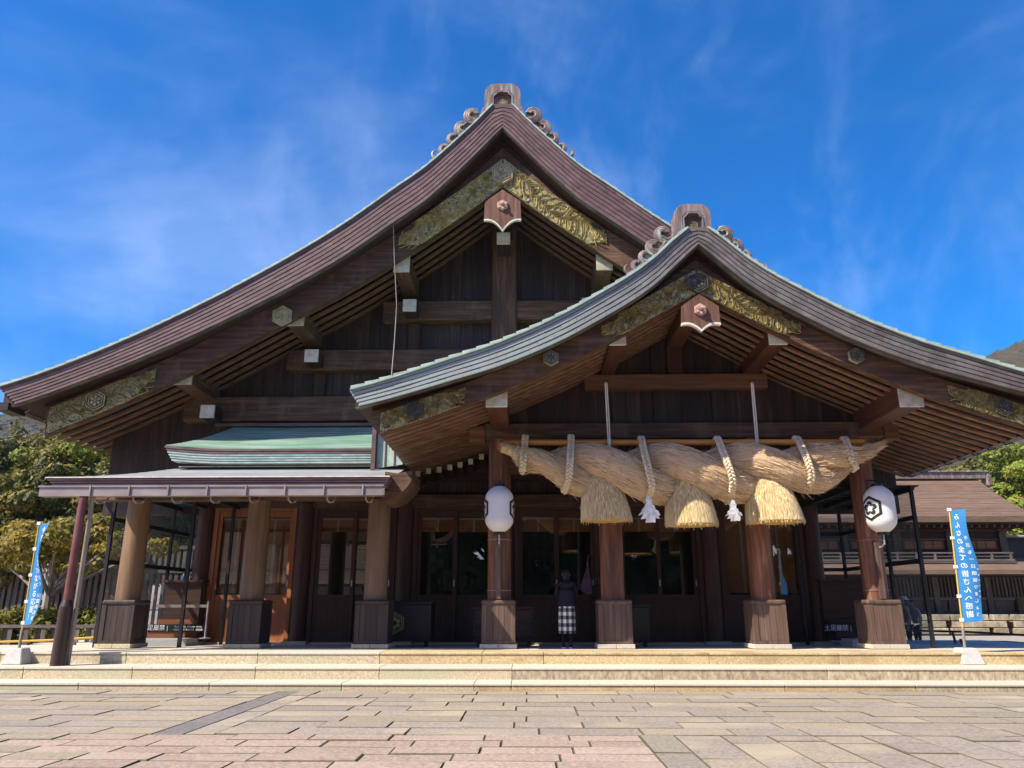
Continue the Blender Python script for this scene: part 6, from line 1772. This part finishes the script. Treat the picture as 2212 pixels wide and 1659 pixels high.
bx('ridge_cap', xl-3, xrid, YB+2.7, YB+3.3, zr_, zr_+.42, M_ORN, bg_, bevel=.03); bx('ridge_cap', xl-3, xrid+.15, YB+2.6, YB+3.4, zr_+.42, zr_+.52, M_ORN, bg_)
bx('ridge_end', xrid, xrid+.35, YB+2.6, YB+3.4, zr_-.5, zr_+.30, M_ORN, bg_, bevel=.1)
bx('upper_wall', xl, xr, YB, YB+5, zz_(1200), ze-.36, dark('x'), bg_)
for k in range(46):
    x = xl+k*.42; 
    if x < xe-.5: bx('eave_rafter', x, x+.12, YB-1.85, YB, ze-.58, ze-.44, mid('y'), bg_)
for py in (1130, 1142): bx('bracket_beam', xl, xr+.25, YB-.45+.02*(py-1130), YB, zz_(py+6), zz_(py), mid('x'), bg_)
for k in range(6):
    x = xr-.3-k*3.05
    bx('upper_post', x-.2, x+.2, YB-.18, YB, zz_(1200), zz_(1146), GREYW, bg_)
    for j in range(3): bx('bracket_block', x-.22-.16*j, x+.22+.16*j, YB-.3-.1*j, YB-.1, zz_(1152-5*j), zz_(1149-5*j), GREYX, bg_)
    if k < 5:
        w = empty('window', (x-1.52, YB-.05, zz_(1185)), bg_)
        x0, x1 = x-2.85, x-.2
        bx('window_opening', x0+.2, x1-.0-.2, YB-.06, YB+.01, zz_(1186), zz_(1169), orange('x'), w)
        for q_ in range(5): xx = lerp(x0+.2, x1-.2, q_/4); bx('mullion', xx-.035, xx+.035, YB-.09, YB-.06, zz_(1186), zz_(1169), GREYW, w)
        bx('window_sill', x0+.1, x1-.1, YB-.12, YB, zz_(1188), zz_(1186), dark('x'), w)
    bx('wall_rail', x-2.85, x-.2, YB-.10, YB, zz_(1167), zz_(1164), GREYX, bg_) if k < 5 else None
xb_ = Q(2189, 1200, YB-1.5).x
for (a, b_, d) in ((1193, 1196, 1.55), (1201, 1203, 1.5), (1208, 1212, 1.6), (1213, 1216.5, 1.7)):
    bx('balcony_rail', xl, xb_, YB-d, YB-d+.10, zz_(b_, YB-1.5), zz_(a, YB-1.5), GREYX, bg_)
for k in range(16):
    x = xb_-.15-k*1.05; bx('balcony_post', x-.06, x+.06, YB-1.54, YB-1.42, zz_(1212, YB-1.5), zz_(1193, YB-1.5), GREYW, bg_)
bx('balcony_floor', xl, xb_, YB-1.6, YB, zz_(1217, YB-1.5), zz_(1213, YB-1.5)-.02, dark('x'), bg_)
zl0, zl1 = PY(2100, 1232, YB-3.2).z, PY(2100, 1206, YB).z
for i in range(8):
    t0, t1 = i/8, (i+1)/8
    y0, y1 = lerp(YB-3.2, YB, t0), lerp(YB-3.2, YB, t1)
    sheet('bark_course', [(xl-3, y0, lerp(zl0, zl1, t0)+.03), (60, y0, lerp(zl0, zl1, t0)+.03), (60, y1+.03, lerp(zl0, zl1, t1)+.03), (xl-3, y1+.03, lerp(zl0, zl1, t1)+.03)], .05, BR, bg_)
bx('roof_edge', xl-3, 60, YB-3.2, YB-3.0, zl0-.20, zl0-.02, BR, bg_)
bx('lower_soffit', xl-3, 60, YB-3.0, YB, zl0-.26, zl0-.2, dark('x'), bg_)
bx('lower_wall', xl, 60, YB-.5, YB, zz_(1326), zl0-.2, dark('x'), bg_)
x = Q(1900, 1300).x; k = 0
while x < 42:
    if k % 14 == 0: bx('lower_post', x-.16, x+.16, YB-.75, YB-.5, zz_(1326), zl0-.25, GREYW, bg_)
    else: bx('lattice_bar', x-.05, x+.05, YB-.58, YB-.5, zz_(1292, YB-.5), zz_(1245, YB-.5), GREYW, bg_)
    x += .21; k += 1
for (a, b_, m) in ((1243, 1246, GREYX), (1290, 1297, GREYX), (1322, 1328, GREYX)): bx('lower_rail', xl, 60, YB-.70, YB-.5, zz_(b_, YB-.6), zz_(a, YB-.6), m, bg_)
for k in range(9):
    x = Q(1890, 1300).x+k*2.55
    for q_ in range(2): bx('lower_panel', x+.12+q_*1.2, x+1.2+q_*1.2, YB-.6, YB-.5, zz_(1321, YB-.6), zz_(1298, YB-.6), M_BOXR, bg_)
    bx('short_post', x-.1, x+.1, YB-.85, YB-.6, zz_(1326), zz_(1292), light('z'), bg_)
STB = mat('yellow_grey_stone', [(0.16, 0.13, 0.08), (0.30, 0.25, 0.17), (0.42, 0.37, 0.27)], scale=2.5, rough=.9, bump=.6, bdist=.05, detail=9, var=.25)
zs0, zs1 = zz_(1371, YB-2.4), zz_(1327, YB-2.4); r_ = random.Random(5)
x = Q(1880, 1350).x
while x < 42:
    for row in range(3):
        w = r_.uniform(.8, 1.3); za = lerp(zs0, zs1, row/3)+.02; zb = lerp(zs0, zs1, (row+1)/3)-.01
        bx('foundation_stone', x+r_.uniform(0,.1), x+w-.03, YB-2.4-r_.uniform(0, .08), YB-.5, za, zb, STB, bg_, bevel=.03)
    x += 1.1
tl = Q(2175, 1180, 44).x
sh = empty('small_building', (tl+4, 50, 0), label='dark flat roofed outbuilding at the right edge beyond the two storey hall', cat='building')
bx('wall', tl+.9, tl+9, 50, 54, GROUND_Z, PY(2200, 1164, 50).z, M_BLACK, sh); bx('roof', tl+.4, tl+10, 49.2, 55, PY(2200, 1164, 50).z, PY(2200, 1158, 50).z, M_PIPEG, sh, bevel=.05)

# ================================================================== trees
def leafmat(name, cols): return mat(name, cols, scale=1.4, rough=.6, bump=0, var=.18, trans=.3, detail=3, spec=.3)
LEAF_O = leafmat('olive_leaves', [(0.075, 0.07, 0.012), (0.16, 0.14, 0.022), (0.29, 0.235, 0.042)])
LEAF_D = leafmat('dark_leaves', [(0.020, 0.032, 0.010), (0.045, 0.066, 0.018), (0.085, 0.105, 0.028)])
LEAF_Y = leafmat('yellow_leaves', [(0.14, 0.13, 0.020), (0.26, 0.21, 0.030), (0.40, 0.28, 0.04)])
LEAF_L = leafmat('lime_leaves', [(0.10, 0.16, 0.018), (0.20, 0.27, 0.03), (0.30, 0.36, 0.05)])
LEAF_R = leafmat('russet_leaves', [(0.07, 0.045, 0.018), (0.12, 0.075, 0.028), (0.17, 0.11, 0.04)])
BARK = wood('bark', [(0.05,0.04,0.032),(0.10,0.082,0.066),(0.17,0.145,0.12)], 'z', rough=.9)
BARKP = wood('pale_bark', [(0.13,0.11,0.09),(0.25,0.22,0.19),(0.38,0.34,0.30)], 'z', rough=.9)
def crown_mesh(name, blobs, nleaf, size, m, seed, flat=.0, m2=None):
    r = random.Random(seed); vs, fs, mi = [], [], []
    tot = sum(b_[3]*b_[4]*b_[5] for b_ in blobs)**1.0
    for (x, y, z, rx, ry, rz) in blobs:
        n = max(20, int(nleaf*(rx*ry*rz)**.7/sum((b_[3]*b_[4]*b_[5])**.7 for b_ in blobs)))
        for _ in range(n):
            # leaves gather in sprays near the surface of each clump
            a = r.uniform(0, 2*PI); cz = r.uniform(-1, 1); s_ = math.sqrt(1-cz*cz); rad = r.uniform(.55, 1.0)**.5*(1+.12*math.sin(a*5+z)*1.0)
            c = Vector((x+rx*rad*s_*math.cos(a), y+ry*rad*s_*math.sin(a), z+rz*rad*cz))
            n_ = Vector((s_*math.cos(a), s_*math.sin(a), cz+.3)) + Vector((r.uniform(-.8,.8), r.uniform(-.8,.8), r.uniform(-.6,.8)))
            n_.normalize(); u = n_.cross(Vector((r.uniform(-1,1), r.uniform(-1,1), r.uniform(-1,1)))).normalized(); w = n_.cross(u)
            ln = size*r.uniform(.6, 1.5)
            k = len(vs); vs += [c-u*ln*.5, c+w*ln*.28, c+u*ln*.5, c-w*ln*.28]; fs.append((k, k+1, k+2, k+3)); mi.append(1 if (m2 and r.random() < .3) else 0)
    me = bpy.data.meshes.new(name); me.from_pydata(vs, [], fs); me.materials.append(m)
    if m2: me.materials.append(m2); me.polygons.foreach_set('material_index', mi)
    me.update(); return me
def tree_blobs(kind, r, h):
    b_ = []
    if kind == 'broad':
        for i in range(26):
            a = r.uniform(0, 2*PI); d = r.uniform(0, .30)*h; z = h*r.uniform(.35, .92); k = 1-abs(z/h-.6)*.9
            s_ = h*r.uniform(.075, .13)*k+.3; b_.append((d*math.cos(a)*k, d*math.sin(a)*k, z, s_, s_, s_*.7))
    elif kind == 'conifer':
        for i in range(34):
            t = i/33; z = h*lerp(.10, .98, t); rad = h*.22*(1-t)**.8+.1
            for q_ in range(1 if t > .8 else 2):
                a = r.uniform(0, 2*PI); s_ = rad*.55+.15; b_.append((rad*.6*math.cos(a), rad*.6*math.sin(a), z, s_, s_, s_*.5))
    elif kind == 'layered':
        for i in range(30):
            a = r.uniform(0, 2*PI); d = r.uniform(.05, .42)*h; z = h*r.uniform(.40, .95)-d*.15; s_ = h*r.uniform(.08, .14)
            b_.append((d*math.cos(a), d*math.sin(a), z, s_, s_, s_*.42))
    elif kind == 'umbrella':
        for i in range(34):
            a = r.uniform(0, 2*PI); d = r.uniform(.0, .75)*h; z = h*(.80-.20*(d/h)**2)+r.uniform(-.10, .06)*h; s_ = h*r.uniform(.10, .16)
            b_.append((d*math.cos(a), d*math.sin(a), z, s_, s_, s_*.5))
    elif kind == 'dense':
        for i in range(46):
            a = r.uniform(0, 2*PI); d = r.uniform(.05, .30)*h; z = h*r.uniform(.04, .92); s_ = h*r.uniform(.07, .12)
            b_.append((d*math.cos(a), d*math.sin(a), z, s_, s_, s_*.8))
    elif kind == 'bush':
        for i in range(12):
            a = r.uniform(0, 2*PI); d = r.uniform(0, .5)*h; s_ = h*r.uniform(.25, .4); b_.append((d*1.6*math.cos(a), d*math.sin(a), h*.5*r.uniform(.6, 1.1), s_, s_, s_*.8))
    return b_
PROTO = {}
def tree(kind, x, y, h, m, key, lab, grp=None, nleaf=7000, size=.22, bark=None, m2=None, name='tree', zb=None, rot=None, cat='tree'):
    zb = GROUND_Z if zb is None else zb
    e = empty(name, (x, y, zb), label=lab, cat=cat, group=grp)
    ck = (kind, key)
    if ck not in PROTO:
        r = random.Random(hash(key) % 1000 if not isinstance(key, int) else key); H0 = h
        bl = tree_blobs(kind, r, H0)
        me = crown_mesh('crown', bl, nleaf, size, m, key, m2=m2)
        tb = B(); tr = h*.022+.05
        tb.tube([(0,0,0),(r.uniform(-.1,.1)*1,r.uniform(-.1,.1),h*.3),(r.uniform(-.2,.2),r.uniform(-.2,.2),h*.7)], [tr*1.3, tr, tr*.4], 8)
        for q_ in range(min(12, len(bl))):
            t = bl[q_*len(bl)//12 if len(bl) >= 12 else q_]; z0 = min(t[2]*.75, h*.6)
            tb.tube([(0,0,z0*.7),(t[0]*.5,t[1]*.5,lerp(z0*.7,t[2],.55)),(t[0],t[1],t[2])], [tr*.5, tr*.3, tr*.1], 5)
        PROTO[ck] = (me, tb.mesh('trunk', bark or BARK, (0,0,0)), h)
    me, tm, h0 = PROTO[ck]; s_ = h/h0; ro = RND.uniform(0, 2*PI) if rot is None else rot
    place('crown', me, (x, y, zb), e, rot=(0,0,ro), scale=(s_,)*3); place('trunk', tm, (x, y, zb), e, rot=(0,0,ro), scale=(s_,)*3)
    return e
# left: a bank of evergreens behind the fence
def tx(px, y): return PY(px, 1100, y).x
def tz(py, y, px=200): return PY(px, py, y).z
G1 = 'evergreen trees behind the fence on the left'
spec = [(-60, 42, 960, 'conifer', LEAF_O, 1), (12, 44, 962, 'conifer', LEAF_O, 2), (-10, 38, 1020, 'broad', LEAF_D, 3), (62, 40, 1010, 'broad', LEAF_O, 4), (60, 47, 985, 'conifer', LEAF_R, 9),
        (110, 45, 985, 'conifer', LEAF_O, 1), (140, 38, 1025, 'broad', LEAF_O, 4), (150, 49, 965, 'conifer', LEAF_O, 2), (190, 43, 985, 'broad', LEAF_O, 5), (225, 40, 1000, 'layered', LEAF_L, 6),
        (262, 46, 1003, 'layered', LEAF_L, 7), (90, 34, 1060, 'broad', LEAF_D, 3), (20, 33, 1085, 'broad', LEAF_O, 4), (180, 34, 1065, 'layered', LEAF_O, 8), (250, 36, 1050, 'broad', LEAF_O, 5), (310, 40, 1060, 'layered', LEAF_L, 6),
        (-120, 38, 1000, 'broad', LEAF_O, 5), (-130, 46, 950, 'conifer', LEAF_O, 1), (340, 44, 1080, 'broad', LEAF_O, 4), (400, 44, 1090, 'broad', LEAF_D, 3)]
LBL = ['tall olive green conifer at the left frame edge behind the banner', 'pointed conifer above the left banner, its tip near the hill', 'dark broad evergreen low behind the left banner', 'olive broad evergreen between the banner and the drain pipe', 'reddish brown conifer tip rising in front of the far left hill',
       'olive conifer right of the reddish brown tip', 'olive broad evergreen behind the drain pipe', 'back row conifer under the tip of the main bargeboard', 'olive broad evergreen below the left gutter hooks', 'bright green layered tree just above the end of the veranda roof',
       'yellow green layered tree below the eave rafters, furthest right of the left group', 'dark evergreen in shade under the veranda roof end', 'low olive evergreen directly behind the left banner top', 'olive layered tree seen above the yellow tree', 'olive evergreen seen through the glass of the left booth', 'bright layered tree behind the left booth glass',
       'olive evergreen beyond the left frame edge', 'tall conifer beyond the left frame edge', 'evergreen behind the left booth roof', 'dark evergreen farthest right behind the left booth']
for (px, y, py, kind, m, key), lb in zip(spec, LBL):
    h = (tz(py, y, px)-GROUND_Z)*1.22
    tree(kind, tx(px, y), y, h, m, key, lb, G1, nleaf=17000, size=.25 if kind != 'conifer' else .22, m2=LEAF_D if m is LEAF_O else LEAF_O)
yt = PY(120, 1330, 26)
tree('umbrella', tx(135, 27), 27, tz(1135, 27)-GROUND_Z+.5, LEAF_Y, 21, 'spreading tree with pale branches and yellow leaves behind the left drain pipe', nleaf=10000, size=.17, bark=BARKP, m2=LEAF_O)
for i, (px, y, h, lb) in enumerate(((20, 25, 1.7, 'low green bush at the foot of the fence below the left banner'), (95, 26, 1.9, 'clipped green bush between banner and drain pipe'), (160, 25.5, 1.8, 'green bush behind the drain pipe foot'), (225, 26, 2.0, 'green bush seen through the left booth glass'))):
    tree('bush', tx(px, y), y, h, LEAF_O, 31, lb, 'bushes behind the fence', nleaf=5000, size=.12, name='bush', m2=LEAF_L, cat='bush')
# right: lime-green trees behind the gate hall
G2n = 'trees behind the two storey hall'
for (px, y, py, kind, m, key, lb) in ((2190, 62, 955, 'layered', LEAF_L, 6, 'bright lime green tree at the right edge above the bark roof'), (2235, 60, 985, 'layered', LEAF_L, 7, 'bright lime green tree cut by the right frame edge'), (2120, 72, 975, 'broad', LEAF_D, 3, 'dark green tree between the eave and the lime green tree'),
        (2070, 74, 1000, 'broad', LEAF_O, 4, 'olive tree just above the ridge of the bark roof'), (2165, 78, 965, 'broad', LEAF_O, 5, 'tall olive tree behind the lime green tree'), (2020, 76, 1010, 'broad', LEAF_D, 3, 'dark tree above the left end of the ridge'), (2210, 60, 1120, 'layered', LEAF_L, 6, 'low lime green tree beside the dark outbuilding'), (1960, 76, 1020, 'broad', LEAF_O, 5, 'olive tree hidden behind the porch eave'), (2300, 66, 960, 'broad', LEAF_O, 4, 'olive tree beyond the right frame edge')):
    h = PY(px, py, y).z-GROUND_Z
    tree(kind, PY(px, 1000, y).x, y, h, m, key, lb, G2n, nleaf=9000, size=.34, m2=LEAF_O if m is LEAF_L else LEAF_D)
# hills
HILL = mat('wooded_hill', [(0.035, 0.038, 0.020), (0.080, 0.072, 0.042), (0.16, 0.125, 0.08)], scale=.22, rough=1, bump=1.0, bdist=3, detail=10, nrough=.8, var=0)
def hill(name, pts, Y, depth, seed):
    r = random.Random(seed); b = B(); nx, ny = 640, 40
    tops = [(PY(a, b_, Y).x, PY(a, b_, Y).z) for a, b_ in pts]
    f = curve(tops); xa, xb = tops[0][0], tops[-1][0]; vs = []
    from mathutils import noise
    for j in range(ny+1):
        t = j/ny
        for i in range(nx+1):
            x = lerp(xa, xb, i/nx); n_ = noise.noise(Vector((x*.03, t*6, seed)))*14+noise.noise(Vector((x*.25, t*40, seed)))*6+noise.noise(Vector((x*.8, t*120, seed+3)))*9
            z = f(x)*.985*math.sin(min(1, t*1.15)*PI/2)**.8+(noise.noise(Vector((x*.22, t*60, seed+7)))*3.5+noise.noise(Vector((x*.07, t*20, seed+9)))*4)*(1 if t > .04 else 0)+n_*.12*(1 if t > .04 else 0)
            vs.append((x, Y-depth*(1-t), max(GROUND_Z-1, z)))
    b.add(vs, [(j*(nx+1)+i, j*(nx+1)+i+1, (j+1)*(nx+1)+i+1, (j+1)*(nx+1)+i) for j in range(ny) for i in range(nx)])
    b.build(name, HILL, kind='structure')
hill('hill', [(-700, 1000), (-300, 985), (-60, 950), (20, 942), (60, 930), (100, 925), (160, 935), (260, 950), (420, 980), (600, 1040)], 620, 260, 1)
hill('hill', [(1700, 1000), (1850, 900), (2000, 830), (2080, 798), (2130, 778), (2180, 776), (2240, 770), (2330, 760), (2500, 790), (2700, 870)], 420, 220, 2)
# trees behind the viewer, which the doors mirror
for i in range(26):
    x = -42+(i//2)*7+(i % 2)*3.5
    if -37 < x < -13: continue
    tree('dense', x, -22-7*(i % 2), 13+1.8*(i % 4), LEAF_D, 41, 'evergreen tree behind the viewer, mirrored darkly in the doors', 'trees behind the viewer', nleaf=12000, size=.55)
for i in range(16):
    if i in (1, 2, 3, 4): continue
    tree('bush', -40+i*5.4, -19.5, 3.2, LEAF_D, 33, 'dark bush behind the viewer, mirrored in the doors', 'bushes behind the viewer', nleaf=5000, size=.2, name='bush', cat='bush')
rb = empty('building', (-25, -32, 0), label='long hall with a brown bark roof behind the viewer, mirrored in the leftmost doors', cat='building')
for i in range(18):
    t0, t1 = i/18, (i+1)/18
    sheet('bark_course', [(-37, lerp(-26, -34, t0), lerp(3.4, 9.8, t0**1.15)), (-13, lerp(-26, -34, t0), lerp(3.4, 9.8, t0**1.15)), (-13, lerp(-26, -34, t1)-.1, lerp(3.4, 9.8, t1**1.15)+.05), (-37, lerp(-26, -34, t1)-.1, lerp(3.4, 9.8, t1**1.15)+.05)], .08, BR, rb)
bx('ridge_cap', -37.2, -12.8, -34.6, -33.8, 9.7, 10.4, M_ORN, rb, bevel=.05)
bx('roof_edge', -37, -13, -26.2, -25.9, 3.15, 3.38, BR, rb)
bx('wall', -36, -14, -40, -28, GROUND_Z, 4.8, M_TREAD, rb)
for k in range(9): bx('wall_post', -36+k*2.7, -35.7+k*2.7, -28, -27.8, GROUND_Z, 3.6, GREYW, rb)
# remaining flat stone kerb in front of the background hall
bx('path', 12, 60, 24.5, 30, GROUND_Z, GROUND_Z+.012, M_TREAD, kind='structure')

# ================================================================== the air between here and the hills
hz = bpy.data.materials.new('hazy_air'); hz.use_nodes = True
for n in list(hz.node_tree.nodes):
    if n.type != 'OUTPUT_MATERIAL': hz.node_tree.nodes.remove(n)
pv = hz.node_tree.nodes.new('ShaderNodeVolumePrincipled'); pv.inputs['Color'].default_value = (0.75, 0.86, 1.0, 1); pv.inputs['Density'].default_value = 0.00014; pv.inputs['Anisotropy'].default_value = 0.2
hz.node_tree.links.new(pv.outputs[0], hz.node_tree.nodes['Material Output'].inputs['Volume'])
bx('haze', -1000, 1000, -400, 1600, GROUND_Z-1.5, 190, hz, kind='stuff')
SC.cycles.volume_bounces = 0
